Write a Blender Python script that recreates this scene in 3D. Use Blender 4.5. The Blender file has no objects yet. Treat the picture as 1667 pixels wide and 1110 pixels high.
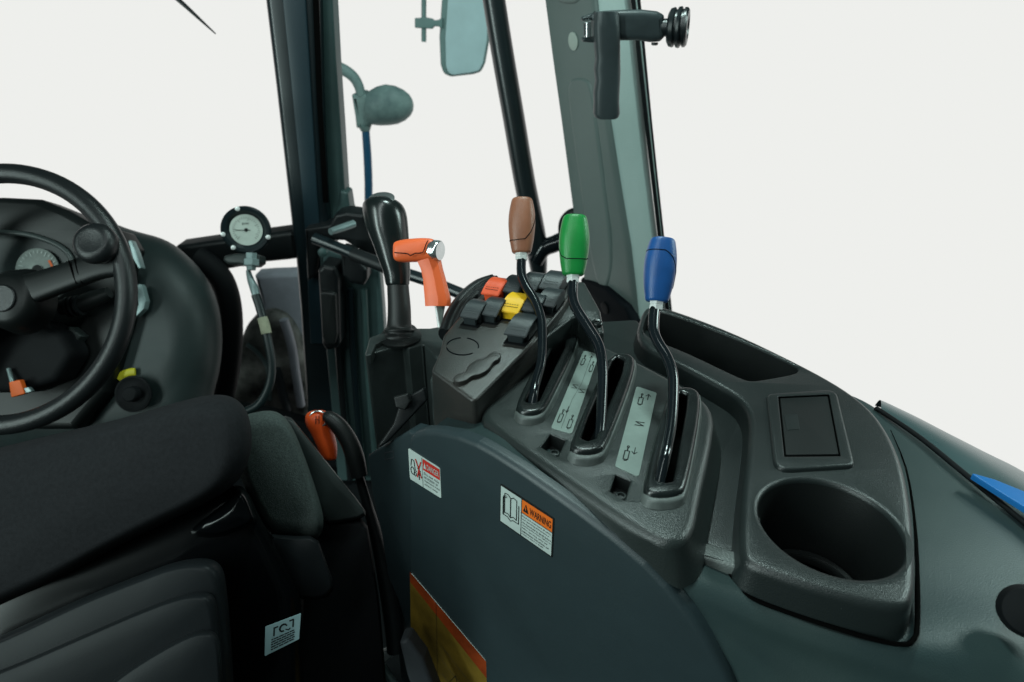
import bpy, bmesh, math, random
from mathutils import Vector, Matrix
from mathutils.geometry import tessellate_polygon
random.seed(4)
sc = bpy.context.scene
C = sc.collection
V = Vector
# ------------------------------------------------------------------ camera model
FPX, CX, CY = 1000.0, 833.5, 555.0
PITCH = math.radians(28)
F = V((0, math.cos(PITCH), -math.sin(PITCH)))
UP = V((0, math.sin(PITCH), math.cos(PITCH)))
RT = V((1, 0, 0))
OFF = V((0, 0, 1.25))            # all shapes are worked out relative to eye height

def ray(px, py):
    return F + RT * ((px - CX) / FPX) + UP * ((CY - py) / FPX)
def D(px, py, d):                # point at distance d along the view axis
    return ray(px, py) * d
def Z(px, py, z):                # point on a horizontal plane
    r = ray(px, py); return r * (z / r.z)
def Y(px, py, y):                # point on an upright plane facing the operator
    r = ray(px, py); return r * (y / r.y)
def PL(px, py, p0, n):
    r = ray(px, py); return r * (p0.dot(n) / r.dot(n))

# ------------------------------------------------------------------ materials
def mat(name, col, rough=0.5, spec=0.3, metal=0.0, grain=0.0, gscale=700, mott=0.0, mscale=9, coat=0.0, tint=None, rvar=0.0, weave=False, dust=0.0):
    m = bpy.data.materials.new(name); m.use_nodes = True
    nt = m.node_tree; nd = nt.nodes; ln = nt.links
    b = nd['Principled BSDF']
    b.inputs['Base Color'].default_value = (*col, 1)
    b.inputs['Roughness'].default_value = rough
    b.inputs['Specular IOR Level'].default_value = spec
    b.inputs['Metallic'].default_value = metal
    b.inputs['Coat Weight'].default_value = coat
    tc = nd.new('ShaderNodeTexCoord')
    out = None
    if mott > 0 or dust > 0:
        n = nd.new('ShaderNodeTexNoise'); n.inputs['Scale'].default_value = mscale
        n.inputs['Detail'].default_value = 6; n.inputs['Roughness'].default_value = 0.62
        ln.new(tc.outputs['Object'], n.inputs['Vector'])
        r = nd.new('ShaderNodeValToRGB')
        r.color_ramp.elements[0].position = 0.32; r.color_ramp.elements[1].position = 0.7
        t = tint or tuple(c * (1 + mott) for c in col)
        r.color_ramp.elements[0].color = (*[c * (1 - mott) for c in col], 1)
        r.color_ramp.elements[1].color = (*t, 1)
        ln.new(n.outputs['Fac'], r.inputs['Fac'])
        out = r.outputs['Color']
        if rvar > 0:
            mr = nd.new('ShaderNodeMapRange')
            mr.inputs['To Min'].default_value = max(0.03, rough - rvar); mr.inputs['To Max'].default_value = rough + rvar
            n2 = nd.new('ShaderNodeTexNoise'); n2.inputs['Scale'].default_value = mscale * 3
            n2.inputs['Detail'].default_value = 5
            ln.new(tc.outputs['Object'], n2.inputs['Vector'])
            ln.new(n2.outputs['Fac'], mr.inputs['Value']); ln.new(mr.outputs['Result'], b.inputs['Roughness'])
        if dust > 0:
            v = nd.new('ShaderNodeTexVoronoi'); v.inputs['Scale'].default_value = 130
            ln.new(tc.outputs['Object'], v.inputs['Vector'])
            lt = nd.new('ShaderNodeMath'); lt.operation = 'LESS_THAN'; lt.inputs[1].default_value = 0.045
            ln.new(v.outputs['Distance'], lt.inputs[0])
            sp = nd.new('ShaderNodeSeparateColor'); ln.new(v.outputs['Color'], sp.inputs['Color'])
            g = nd.new('ShaderNodeMath'); g.operation = 'GREATER_THAN'; g.inputs[1].default_value = 0.86
            ln.new(sp.outputs['Red'], g.inputs[0])
            mu = nd.new('ShaderNodeMath'); mu.operation = 'MULTIPLY'
            ln.new(lt.outputs[0], mu.inputs[0]); ln.new(g.outputs[0], mu.inputs[1])
            m2 = nd.new('ShaderNodeMath'); m2.operation = 'MULTIPLY'; m2.inputs[1].default_value = dust
            ln.new(mu.outputs[0], m2.inputs[0])
            mx = nd.new('ShaderNodeMixRGB'); mx.inputs['Color2'].default_value = (0.22, 0.24, 0.23, 1)
            ln.new(m2.outputs[0], mx.inputs['Fac']); ln.new(out, mx.inputs['Color1']); out = mx.outputs['Color']
        ln.new(out, b.inputs['Base Color'])
    if grain > 0:
        g = nd.new('ShaderNodeTexVoronoi' if not weave else 'ShaderNodeTexChecker')
        g.inputs['Scale'].default_value = gscale * (1.0 if weave else 2.2)
        ln.new(tc.outputs['Object'], g.inputs['Vector'])
        bp = nd.new('ShaderNodeBump'); bp.inputs['Strength'].default_value = grain * 0.55
        bp.inputs['Distance'].default_value = 0.0006
        ln.new(g.outputs['Fac' if weave else 'Distance'], bp.inputs['Height'])
        ln.new(bp.outputs['Normal'], b.inputs['Normal'])
    return m

M = {}
M['console'] = mat('console_plastic', (0.021, 0.028, 0.027), 0.36, 0.6, grain=0.55, gscale=520, mott=0.22, mscale=7, rvar=0.09, dust=0.5)
M['tray'] = mat('tray_plastic', (0.013, 0.018, 0.018), 0.35, 0.6, grain=0.5, gscale=520, mott=0.16, mscale=6, rvar=0.08, dust=0.45)
M['panel'] = mat('panel_plastic', (0.020, 0.026, 0.025), 0.36, 0.6, grain=0.5, gscale=520, mott=0.25, mscale=8, tint=(0.042, 0.035, 0.031), rvar=0.08, dust=0.5)
M['rim'] = mat('slot_rim_rubber', (0.008, 0.011, 0.011), 0.26, 0.6, grain=0.3, gscale=600, mott=0.4, mscale=30, rvar=0.04, dust=0.6)
M['rimskirt'] = mat('slot_skirt_plastic', (0.095, 0.11, 0.105), 0.42, 0.5, grain=0.5, gscale=500, mott=0.35, mscale=40, rvar=0.1)
M['lip'] = mat('lip_plastic', (0.12, 0.135, 0.13), 0.4, 0.5, grain=1.0, gscale=300, mott=0.3, mscale=30)
M['fender'] = mat('fender_plastic', (0.026, 0.050, 0.054), 0.42, 0.45, grain=0.35, gscale=480, mott=0.2, mscale=5, tint=(0.036, 0.058, 0.056), rvar=0.07, dust=0.3)
M['wall'] = mat('side_wall_plastic', (0.023, 0.038, 0.043), 0.42, 0.5, grain=0.25, gscale=480, mott=0.2, mscale=4, rvar=0.06, dust=0.2)
M['boxp'] = mat('box_plastic', (0.032, 0.041, 0.04), 0.42, 0.4, grain=0.3, gscale=500, mott=0.3, mscale=10, rvar=0.08)
M['black'] = mat('satin_black', (0.008, 0.01, 0.011), 0.4, 0.35, mott=0.2, mscale=14, rvar=0.08)
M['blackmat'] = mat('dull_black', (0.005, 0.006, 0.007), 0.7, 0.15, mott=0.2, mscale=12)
M['void'] = mat('deep_black', (0.002, 0.002, 0.002), 0.9, 0.03)
M['gloss'] = mat('gloss_black_paint', (0.006, 0.009, 0.011), 0.14, 0.45, mott=0.2, mscale=12)
M['tubep'] = mat('tube_paint', (0.009, 0.015, 0.017), 0.3, 0.8, mott=0.15, mscale=10)
M['rubber'] = mat('soft_black_rubber', (0.009, 0.011, 0.011), 0.45, 0.4, grain=0.3, gscale=400)
M['knobblack'] = mat('shift_knob_black', (0.007, 0.011, 0.011), 0.24, 0.55, mott=0.2, mscale=18, rvar=0.05)
M['cowl'] = mat('cowl_plastic', (0.016, 0.026, 0.026), 0.5, 0.35, grain=0.3, gscale=420, mott=0.25, mscale=6, rvar=0.07)
M['cowldark'] = mat('cowl_dark', (0.0045, 0.006, 0.006), 0.42, 0.3, mott=0.25, mscale=9)
M['wheel'] = mat('wheel_rim_skin', (0.009, 0.011, 0.012), 0.36, 0.45, grain=0.6, gscale=330)
M['post'] = mat('post_paint', (0.007, 0.014, 0.017), 0.28, 0.5, mott=0.2, mscale=5)
M['post2'] = mat('post_teal', (0.045, 0.085, 0.083), 0.45, 0.4, mott=0.2, mscale=6)
M['strip'] = mat('strip_blue_black', (0.014, 0.032, 0.042), 0.35, 0.4, mott=0.15, mscale=5)
M['doorp'] = mat('door_panel_teal', (0.055, 0.095, 0.095), 0.42, 0.4, mott=0.25, mscale=6)
M['pillar'] = mat('pillar_paint', (0.125, 0.17, 0.16), 0.45, 0.4, grain=0.3, gscale=260, mott=0.08, mscale=4)
M['pillar2'] = mat('pillar_paint_lit', (0.39, 0.50, 0.475), 0.5, 0.4, grain=0.8, gscale=260, mott=0.06, mscale=5)  # lighter copy of pillar paint; brightness of the lit face put in colour
M['clamp'] = mat('clamp_plastic', (0.038, 0.052, 0.055), 0.4, 0.45, grain=0.4, gscale=420, mott=0.15, mscale=15)
M['knobdark'] = mat('clamp_knob', (0.009, 0.013, 0.015), 0.32, 0.5)
M['mirror'] = mat('mirror_glass', (0.46, 0.62, 0.64), 0.3, 0.5, mott=0.16, mscale=3)  # teal haze of the missing tinted pane put into mirror, frame and lamp colours
M['mirrorframe'] = mat('mirror_frame', (0.16, 0.25, 0.24), 0.5, 0.3, mott=0.1)
M['signal'] = mat('signal_housing', (0.15, 0.23, 0.235), 0.5, 0.3, mott=0.3, mscale=16, tint=(0.24, 0.34, 0.32))
M['bluerod'] = mat('blue_paint', (0.012, 0.085, 0.17), 0.45, 0.4, mott=0.15)
M['tractorblue'] = mat('tractor_blue', (0.012, 0.17, 0.50), 0.35, 0.5, mott=0.05)
M['outer'] = mat('outer_fender', (0.05, 0.11, 0.115), 0.28, 0.5, mott=0.3, mscale=6, tint=(0.05, 0.10, 0.105), rvar=0.08)
M['brown'] = mat('knob_brown', (0.29, 0.115, 0.065), 0.36, 0.5, grain=0.5, gscale=480, mott=0.09, mscale=70, rvar=0.06)
M['green'] = mat('knob_green', (0.008, 0.24, 0.045), 0.34, 0.5, grain=0.5, gscale=480, mott=0.09, mscale=70, rvar=0.06)
M['blue'] = mat('knob_blue', (0.012, 0.08, 0.27), 0.34, 0.5, grain=0.5, gscale=480, mott=0.09, mscale=70, rvar=0.06)
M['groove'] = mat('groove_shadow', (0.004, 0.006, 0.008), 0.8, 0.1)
M['orange'] = mat('lever_orange', (0.92, 0.155, 0.045), 0.38, 0.4, grain=0.2, gscale=420, mott=0.06, mscale=20)
M['orangedark'] = mat('brake_orange', (0.75, 0.085, 0.012), 0.4, 0.4, mott=0.12, mscale=20)
M['redcap'] = mat('switch_red', (0.8, 0.10, 0.03), 0.42, 0.4, grain=0.2, mott=0.1, mscale=30)
M['yellowcap'] = mat('switch_yellow', (0.9, 0.52, 0.012), 0.42, 0.4, grain=0.2, mott=0.08, mscale=30)
M['cap'] = mat('switch_grey', (0.024, 0.032, 0.035), 0.4, 0.45, grain=0.3, mott=0.2, mscale=25)
M['chrome'] = mat('bright_metal', (0.62, 0.66, 0.66), 0.2, 0.5, metal=0.9, mott=0.1, mscale=40)
M['zinc'] = mat('zinc_nut', (0.85, 0.88, 0.86), 0.3, 0.5, metal=0.15, mott=0.15, mscale=60)
M['blade'] = mat('lever_blade', (0.30, 0.36, 0.33), 0.35, 0.5, metal=0.4, mott=0.15, mscale=30)
M['fabric'] = mat('seat_fabric', (0.085, 0.105, 0.10), 0.9, 0.1, grain=1.0, gscale=420, mott=0.3, mscale=420)
M['vinyl'] = mat('seat_vinyl', (0.019, 0.020, 0.022), 0.8, 0.05, grain=0.6, gscale=420, mott=0.16, mscale=260)
M['seatpl'] = mat('seat_cover_plastic', (0.011, 0.013, 0.0145), 0.42, 0.09, grain=0.15, gscale=380, mott=0.15, mscale=6, rvar=0.05)
M['shell'] = mat('seat_shell', (0.002, 0.0025, 0.003), 0.2, 0.14, mott=0.1)
M['paper'] = mat('label_white', (0.52, 0.60, 0.57), 0.45, 0.35, mott=0.08, mscale=60)
M['plate'] = mat('position_plate', (0.24, 0.30, 0.275), 0.3, 0.45, mott=0.12, mscale=30)
M['ink'] = mat('label_ink', (0.012, 0.014, 0.014), 0.6, 0.2)
M['inkgrey'] = mat('label_fine_print', (0.08, 0.09, 0.09), 0.6, 0.2)
M['lorange'] = mat('label_orange', (0.85, 0.17, 0.02), 0.45, 0.3)
M['lred'] = mat('label_red', (0.55, 0.035, 0.025), 0.45, 0.3)
M['dyellow'] = mat('decal_yellow', (0.20, 0.125, 0.016), 0.5, 0.3, mott=0.45, mscale=14)
M['dred'] = mat('decal_red', (0.30, 0.045, 0.008), 0.5, 0.3, mott=0.4, mscale=20)
M['seatlabel'] = mat('seat_label', (0.28, 0.42, 0.44), 0.5, 0.3, mott=0.06)
M['dial'] = mat('gauge_dial', (0.55, 0.62, 0.56), 0.5, 0.3, mott=0.08, mscale=40)
M['dial2'] = mat('meter_dial', (0.24, 0.28, 0.26), 0.5, 0.3, mott=0.25, mscale=40)
M['cluster'] = mat('cluster_face', (0.018, 0.026, 0.026), 0.4, 0.3, mott=0.3, mscale=20)
M['yellow'] = mat('yellow_mark', (0.42, 0.38, 0.015), 0.5, 0.3)
M['keyorange'] = mat('key_orange', (0.72, 0.12, 0.012), 0.5, 0.3)
M['hood'] = mat('outside_hood', (0.36, 0.37, 0.42), 0.45, 0.4, mott=0.3, mscale=6)
M['ground'] = mat('outside_rubble', (0.02, 0.022, 0.024), 0.8, 0.2, mott=0.9, mscale=11, tint=(0.42, 0.41, 0.38))
M['trimgrey'] = mat('floor_trim', (0.045, 0.052, 0.058), 0.6, 0.3, mott=0.2, mscale=8)
M['plug'] = mat('pillar_plug', (0.40, 0.47, 0.42), 0.6, 0.2, mott=0.08, mscale=20)
M['hose'] = mat('hose_rubber', (0.007, 0.014, 0.015), 0.4, 0.4)
M['tape'] = mat('hose_tape', (0.30, 0.31, 0.22), 0.7, 0.2, mott=0.2, mscale=60)
M['silver'] = mat('silver_trim', (0.20, 0.27, 0.27), 0.35, 0.5, metal=0.3, mott=0.2, mscale=25)

# ------------------------------------------------------------------ object helpers
BASE = {}
def thing(name, label, cat, base, group=None):
    o = bpy.data.objects.new(name, None); C.objects.link(o)
    o.empty_display_size = 0.05
    o.location = base + OFF; BASE[o.name] = V(base)
    o['label'] = label; o['category'] = cat
    if group: o['group'] = group
    return o
def tag(o, label=None, cat=None, group=None, kind=None):
    if label: o['label'] = label
    if cat: o['category'] = cat
    if group: o['group'] = group
    if kind: o['kind'] = kind
    return o
def link(name, bm, m, parent=None, sharp=38, base=None):
    if parent is not None: base = BASE[parent.name]
    if base is None: base = V((0, 0, 0))
    bmesh.ops.translate(bm, verts=bm.verts, vec=-base)
    me = bpy.data.meshes.new(name); bm.to_mesh(me); bm.free()
    ms = m if isinstance(m, (list, tuple)) else [m]
    for k in ms: me.materials.append(k)
    if sharp is not None: me.set_sharp_from_angle(angle=math.radians(sharp))
    o = bpy.data.objects.new(name, me); C.objects.link(o)
    if parent is not None:
        o.parent = parent
    else:
        o.location = base + OFF
    BASE[o.name] = V(base)
    return o

def frame(N, hint=V((1, 0, 0))):
    N = N.normalized()
    U = (hint - N * hint.dot(N)).normalized()
    return U, N.cross(U), N
def area2(p):
    return 0.5 * sum(p[i][0] * p[(i + 1) % len(p)][1] - p[(i + 1) % len(p)][0] * p[i][1] for i in range(len(p)))
def fillet(p, r, seg=6):
    out = []; n = len(p)
    for i in range(n):
        a, b, c = V(p[i - 1]), V(p[i]), V(p[(i + 1) % n])
        u = a - b; w = c - b; lu, lw = u.length, w.length
        if lu < 1e-9 or lw < 1e-9: continue
        u /= lu; w /= lw
        ang = math.acos(max(-1, min(1, u.dot(w))))
        if ang > math.radians(172): out.append(b); continue
        t = min(r / math.tan(ang / 2), 0.48 * lu, 0.48 * lw)
        A = b + u * t; B = b + w * t
        for k in range(seg + 1):
            s = k / seg
            out.append(A * (1 - s) ** 2 + b * 2 * s * (1 - s) + B * s * s)
    return out
def chaikin(p, n=2, closed=True):
    p = [V(q) for q in p]
    for _ in range(n):
        q = []
        m = len(p)
        rng = range(m) if closed else range(m - 1)
        if not closed: q.append(p[0])
        for i in rng:
            a, b = p[i], p[(i + 1) % m]
            q.append(a * .75 + b * .25); q.append(a * .25 + b * .75)
        if not closed: q.append(p[-1])
        p = q
    return p
def offs(p, d):
    """inward offset (CCW polygon) by d"""
    n = len(p); out = []
    for i in range(n):
        a, b, c = p[i - 1], p[i], p[(i + 1) % n]
        e1 = (b - a); e2 = (c - b)
        if e1.length < 1e-9: e1 = e2
        if e2.length < 1e-9: e2 = e1
        n1 = V((-e1.y, e1.x)).normalized(); n2 = V((-e2.y, e2.x)).normalized()
        m = (n1 + n2)
        if m.length < 1e-6: m = n1
        m.normalize()
        k = d / max(0.5, m.dot(n1))
        out.append(b + m * k)
    return out

def slab(name, pts, N, thick, m, parent=None, r=0.003, flare=0.0, smooth=('f', 0.004), holes=(), seg=4, base=None, sharp=38, crown=0.0, back=True):
    """solid plate: outline pts (3D) on its top plane, rounded top rim, holes as wells.
    holes: list of dict(pts, depth, r, m, taper)"""
    U, W, N = frame(N)
    O = pts[0]
    to2 = lambda P: V(((P - O).dot(U), (P - O).dot(W)))
    def sm(p, s):
        if s is None: return [V(q) for q in p]
        return fillet(p, s[1]) if s[0] == 'f' else chaikin(p, s[1])
    p2 = [to2(P) for P in pts]
    if area2(p2) < 0: p2.reverse()
    p2 = sm(p2, smooth)
    bm = bmesh.new()
    mk = lambda q, h: bm.verts.new(O + U * q[0] + W * q[1] + N * h)
    rings = []
    rings.append([mk(q, -thick) for q in offs(p2, -flare)])
    rings.append([mk(q, -r) for q in p2])
    topo = p2
    for k in range(1, seg + 1):
        a = math.pi / 2 * k / seg
        topo = offs(p2, r * (1 - math.cos(a)))
        rings.append([mk(q, -r + r * math.sin(a)) for q in topo])
    n = len(p2)
    for a, b in zip(rings[:-1], rings[1:]):
        for i in range(n):
            f = bm.faces.new((a[i], a[(i + 1) % n], b[(i + 1) % n], b[i])); f.smooth = True
    mats = [m] if not isinstance(m, (list, tuple)) else list(m)
    loops2 = [topo]; verts = list(rings[-1])
    for h in holes:
        q2 = [to2(P) for P in h['pts']]
        if area2(q2) < 0: q2.reverse()
        q2 = sm(q2, h.get('smooth', ('f', 0.004)))
        hr = h.get('r', 0.002); hd = h['depth']; tp = h.get('taper', 0.0)
        hs = []
        top2 = offs(q2, -hr)
        hs.append([mk(q, 0) for q in top2])
        for k in range(1, 4):
            a = math.pi / 2 * k / 3
            hs.append([mk(q, -hr * (1 - math.cos(a)) ) for q in offs(q2, -hr * (1 - math.sin(a)))])
        hs.append([mk(q, -hd) for q in offs(q2, tp)])
        mi = 0
        if 'm' in h:
            if h['m'] not in mats: mats.append(h['m'])
            mi = mats.index(h['m'])
        nn = len(q2)
        for lv, (a, b) in enumerate(zip(hs[:-1], hs[1:])):
            for i in range(nn):
                f = bm.faces.new((a[i], a[(i + 1) % nn], b[(i + 1) % nn], b[i])); f.smooth = True
                if lv >= 3: f.material_index = mi
        if h.get('bottom', True):
            f = bm.faces.new(hs[-1]); f.material_index = mi
        loops2.append(top2); verts += hs[0]
    if True:
        tris = tessellate_polygon([[V((q[0], q[1], 0)) for q in L] for L in loops2])
        for t in tris:
            try: bm.faces.new([verts[i] for i in t])
            except ValueError: pass
    if back:
        for t in tessellate_polygon([[V((q[0], q[1], 0)) for q in offs(p2, -flare)]]):
            try: bm.faces.new([rings[0][i] for i in t])
            except ValueError: pass
    bmesh.ops.recalc_face_normals(bm, faces=bm.faces) if not holes else None
    # consistent normals for wells: orient top faces along N
    for f in bm.faces:
        f.normal_update()
    bmesh.ops.recalc_face_normals(bm, faces=bm.faces)
    return link(name, bm, mats, parent, sharp, base)

def px_slab(name, pxs, fn, N, thick, m, parent=None, **k):
    return slab(name, [fn(*p) for p in pxs], N, thick, m, parent, **k)

def catmull(P, sub=6):
    P = [V(p) for p in P]; out = []
    for i in range(len(P) - 1):
        p0 = P[max(i - 1, 0)]; p1 = P[i]; p2 = P[i + 1]; p3 = P[min(i + 2, len(P) - 1)]
        for k in range(sub):
            t = k / sub
            out.append(0.5 * ((2 * p1) + (p2 - p0) * t + (2 * p0 - 5 * p1 + 4 * p2 - p3) * t * t + (3 * p1 - p0 - 3 * p2 + p3) * t ** 3))
    out.append(P[-1]); return out
def add_tube(bm, P, R, n=20, closed=False, caps=True, sub=6, asp=1.0, hint=None):
    """R: number or list along P"""
    Rl = list(R) if isinstance(R, (list, tuple)) else [R] * len(P)
    if sub > 1 and not closed:
        PP = catmull([V((*p,)) for p in P], sub)
        RR = [v.x for v in catmull([V((r, 0, 0)) for r in Rl], sub)]
    else:
        PP = [V(p) for p in P]; RR = Rl
    m = len(PP); rings = []
    T0 = (PP[1] - PP[0]).normalized()
    nrm = hint or (V((0, 0, 1)) if abs(T0.z) < 0.9 else V((1, 0, 0)))
    for i in range(m):
        if closed: T = (PP[(i + 1) % m] - PP[i - 1]).normalized()
        else: T = (PP[min(i + 1, m - 1)] - PP[max(i - 1, 0)]).normalized()
        nrm = (nrm - T * nrm.dot(T)).normalized(); bi = T.cross(nrm)
        rings.append([bm.verts.new(PP[i] + (nrm * math.cos(2 * math.pi * k / n) * asp + bi * math.sin(2 * math.pi * k / n)) * RR[i]) for k in range(n)])
    rg = range(m) if closed else range(m - 1)
    for i in rg:
        a, b = rings[i], rings[(i + 1) % m]
        for k in range(n):
            f = bm.faces.new((a[k], a[(k + 1) % n], b[(k + 1) % n], b[k])); f.smooth = True
    if caps and not closed:
        bm.faces.new(list(reversed(rings[0]))); bm.faces.new(rings[-1])
    bmesh.ops.recalc_face_normals(bm, faces=bm.faces)
def tube(name, P, R, m, parent=None, base=None, **k):
    bm = bmesh.new(); add_tube(bm, P, R, **k); return link(name, bm, m, parent, base=base)
def add_lathe(bm, O, A, prof, n=40, hint=V((1, 0, 0)), sx=1.0, sy=1.0, power=2.0, close=True):
    """prof: list of (h along axis A, radius); superellipse section with given power"""
    A = A.normalized(); U = (hint - A * hint.dot(A)).normalized(); W = A.cross(U)
    rings = []
    for h, r in prof:
        rg = []
        for k in range(n):
            t = 2 * math.pi * k / n; c, s = math.cos(t), math.sin(t)
            e = 2.0 / power
            x = math.copysign(abs(c) ** e, c) * sx; y = math.copysign(abs(s) ** e, s) * sy
            rg.append(bm.verts.new(O + A * h + U * x * r + W * y * r))
        rings.append(rg)
    for a, b in zip(rings[:-1], rings[1:]):
        for k in range(n):
            f = bm.faces.new((a[k], a[(k + 1) % n], b[(k + 1) % n], b[k])); f.smooth = True
    if close:
        bm.faces.new(list(reversed(rings[0]))); bm.faces.new(rings[-1])
    bmesh.ops.recalc_face_normals(bm, faces=bm.faces)
def lathe(name, O, A, prof, m, parent=None, base=None, sharp=38, **k):
    bm = bmesh.new(); add_lathe(bm, O, A, prof, **k); return link(name, bm, m, parent, base=base, sharp=sharp)
def loft(name, rings, m, parent=None, base=None, caps=True, sharp=38, closed=True, mats_by=None):
    bm = bmesh.new(); vr = [[bm.verts.new(p) for p in r] for r in rings]; n = len(rings[0])
    for a, b in zip(vr[:-1], vr[1:]):
        for k in range(n if closed else n - 1):
            f = bm.faces.new((a[k], a[(k + 1) % n], b[(k + 1) % n], b[k])); f.smooth = True
            if mats_by: f.material_index = mats_by(k)
    if caps and closed:
        bm.faces.new(list(reversed(vr[0]))); bm.faces.new(vr[-1])
    bmesh.ops.recalc_face_normals(bm, faces=bm.faces)
    return link(name, bm, m, parent, sharp, base)

# ------------------------------------------------------------------ decals
def textmesh(s, bold=0.0):
    cu = bpy.data.curves.new('t', 'FONT'); cu.body = s; cu.size = 1; cu.offset = bold; cu.resolution_u = 3
    ob = bpy.data.objects.new('t', cu); C.objects.link(ob)
    dg = bpy.context.evaluated_depsgraph_get(); dg.update()
    me = bpy.data.meshes.new_from_object(ob.evaluated_get(dg))
    vs = [v.co.copy() for v in me.vertices]; fs = [list(p.vertices) for p in me.polygons]
    bpy.data.objects.remove(ob); bpy.data.curves.remove(cu); bpy.data.meshes.remove(me)
    return vs, fs
class Decal:
    """flat printed plate: corners a(0,0) b(1,0) c(1,1) d(0,1)"""
    def __init__(s, a, b, c, d, N):
        s.q = (a, b, c, d); s.N = N.normalized(); s.bms = {}
    def P(s, u, v, h=0.0):
        a, b, c, d = s.q
        return a * (1 - u) * (1 - v) + b * u * (1 - v) + c * u * v + d * (1 - u) * v + s.N * h
    def bm(s, k):
        if k not in s.bms: s.bms[k] = bmesh.new()
        return s.bms[k]
    def poly(s, k, pts, h=0.0006):
        b = s.bm(k); vs = [b.verts.new(s.P(u, v, h)) for u, v in pts]
        f = b.faces.new(vs); f.normal_update()
        if f.normal.dot(s.N) < 0: f.normal_flip()
    def stroke(s, k, pts, w, h=0.0009, closed=False):
        P = [s.P(u, v, h) for u, v in pts]
        if closed: P.append(P[0])
        b = s.bm(k)
        for p, q in zip(P[:-1], P[1:]):
            t = (q - p); 
            if t.length < 1e-9: continue
            t.normalize(); n = s.N.cross(t) * w / 2; e = t * w * 0.4
            f = b.faces.new([b.verts.new(x) for x in (p - n - e, q - n + e, q + n + e, p + n - e)])
            f.normal_update()
            if f.normal.dot(s.N) < 0: f.normal_flip()
            h += 0.00002
    def text(s, k, txt, u0, v0, u1, v1, h=0.0009, bold=0.0):
        """text box: baseline-left (u0,v0) top-right (u1,v1)"""
        vs, fs = textmesh(txt, bold)
        x0 = min(v.x for v in vs); x1 = max(v.x for v in vs); y0 = min(v.y for v in vs); y1 = max(v.y for v in vs)
        b = s.bm(k); nv = [b.verts.new(s.P(u0 + (v.x - x0) / (x1 - x0) * (u1 - u0), v0 + (v.y - y0) / (y1 - y0) * (v1 - v0), h)) for v in vs]
        for f in fs:
            try: b.faces.new([nv[i] for i in f])
            except ValueError: pass
    def build(s, name, label, parent, thick=0.0004, m='paper', r=0.06, border=None):
        U = (s.q[1] - s.q[0])
        pl = slab(name, [s.P(0, 0, thick), s.P(1, 0, thick), s.P(1, 1, thick), s.P(0, 1, thick)], s.N, thick * 2, M[m], parent, r=thick * 0.3, smooth=('f', r * (s.q[3] - s.q[0]).length), seg=1)
        if label: pl['label'] = label
        names = {'ink': 'lettering', 'inkgrey': 'fine_print', 'lorange': 'orange_band', 'lred': 'red_band', 'dyellow': 'yellow_field', 'dred': 'red_band'}
        for k, b in s.bms.items():
            link(names.get(k, 'print'), b, M[k], pl, sharp=None)
        return pl

NZ = V((0, 0, 1))
TOC = -F                       # direction from the console back to the operator

# ================================================================== SIDE CONSOLE
side = thing('side_console', 'dark grey moulded side console with three lever slots, storage bin and cup holder', 'console', Z(1150, 760, -0.40))
ZT, ZL = -0.36, -0.343
zt = lambda x, y: Z(x, y, ZT)
zl = lambda x, y: Z(x, y, ZL)
# cup holder tray
cc = V((0.2545, 0.3655, ZT))
cup = [cc + V((math.cos(a), math.sin(a), 0)) * 0.0535 for a in [2 * math.pi * k / 64 for k in range(64)]]
tray_px = [(1031, 556), (1046, 503), (1058, 497), (1083, 498), (1193, 538), (1308, 593), (1377, 631), (1423, 667), (1452, 708), (1473, 758), (1486, 822),
           (1492, 885), (1494, 935), (1490, 975), (1478, 990), (1435, 988), (1337, 962), (1250, 932), (1216, 916), (1203, 897), (1206, 816), (1217, 729), (1221, 680), (1208, 652), (1180, 632), (1100, 590)]
bin_px = [(1042, 545), (1054, 507), (1066, 505), (1083, 507), (1193, 547), (1296, 594), (1301, 601), (1294, 608), (1250, 616), (1224, 620), (1207, 616), (1110, 569)]
tray = px_slab('cup_holder_tray', tray_px, zt, NZ, 0.085, M['tray'], side, r=0.007, flare=0.012, smooth=('c', 2), seg=6,
        holes=[dict(pts=cup, depth=0.08, r=0.0045, taper=0.008, m=M['rubber'], smooth=None),
               dict(pts=[zt(*p) for p in bin_px], depth=0.078, r=0.003, taper=0.003, smooth=('c', 2), m=M['rubber'])])
tray['label'] = 'tray with round cup holder at the near end and long bin at the far end'
# ring step low in the cup
bm = bmesh.new(); add_lathe(bm, cc + V((0, 0, -0.0795)), NZ, [(0, 0.043), (0.006, 0.043), (0.008, 0.0405), (0.008, 0.036), (0.005, 0.034), (0, 0.034)], n=56)
link('cup_floor_ring', bm, M['rubber'], tray)
hf = px_slab('hatch_frame', [(1248, 640), (1362, 632), (1393, 757), (1262, 765)], lambda x, y: Z(x, y, ZT + 0.004), NZ, 0.006, M['tray'], tray, r=0.003, smooth=('f', 0.011), flare=0.001,
             holes=[dict(pts=[Z(x, y, ZT + 0.004) for x, y in [(1267, 645), (1350, 641), (1369, 742), (1277, 743)]], depth=0.0035, r=0.001, smooth=('f', 0.001), m=M['void'])])
px_slab('hatch_lid', [(1270, 648), (1347.5, 644.5), (1365.5, 739), (1279.5, 740)], lambda x, y: Z(x, y, ZT + 0.0022), NZ, 0.002, M['rubber'], hf, r=0.0006, smooth=('f', 0.001))
px_slab('finger_notch', [(1276, 675), (1298, 673.5), (1302, 698), (1281, 700)], lambda x, y: Z(x, y, ZT + 0.0027), NZ, 0.001, M['tray'], hf, r=0.0003, smooth=('f', 0.001), seg=1)
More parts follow.
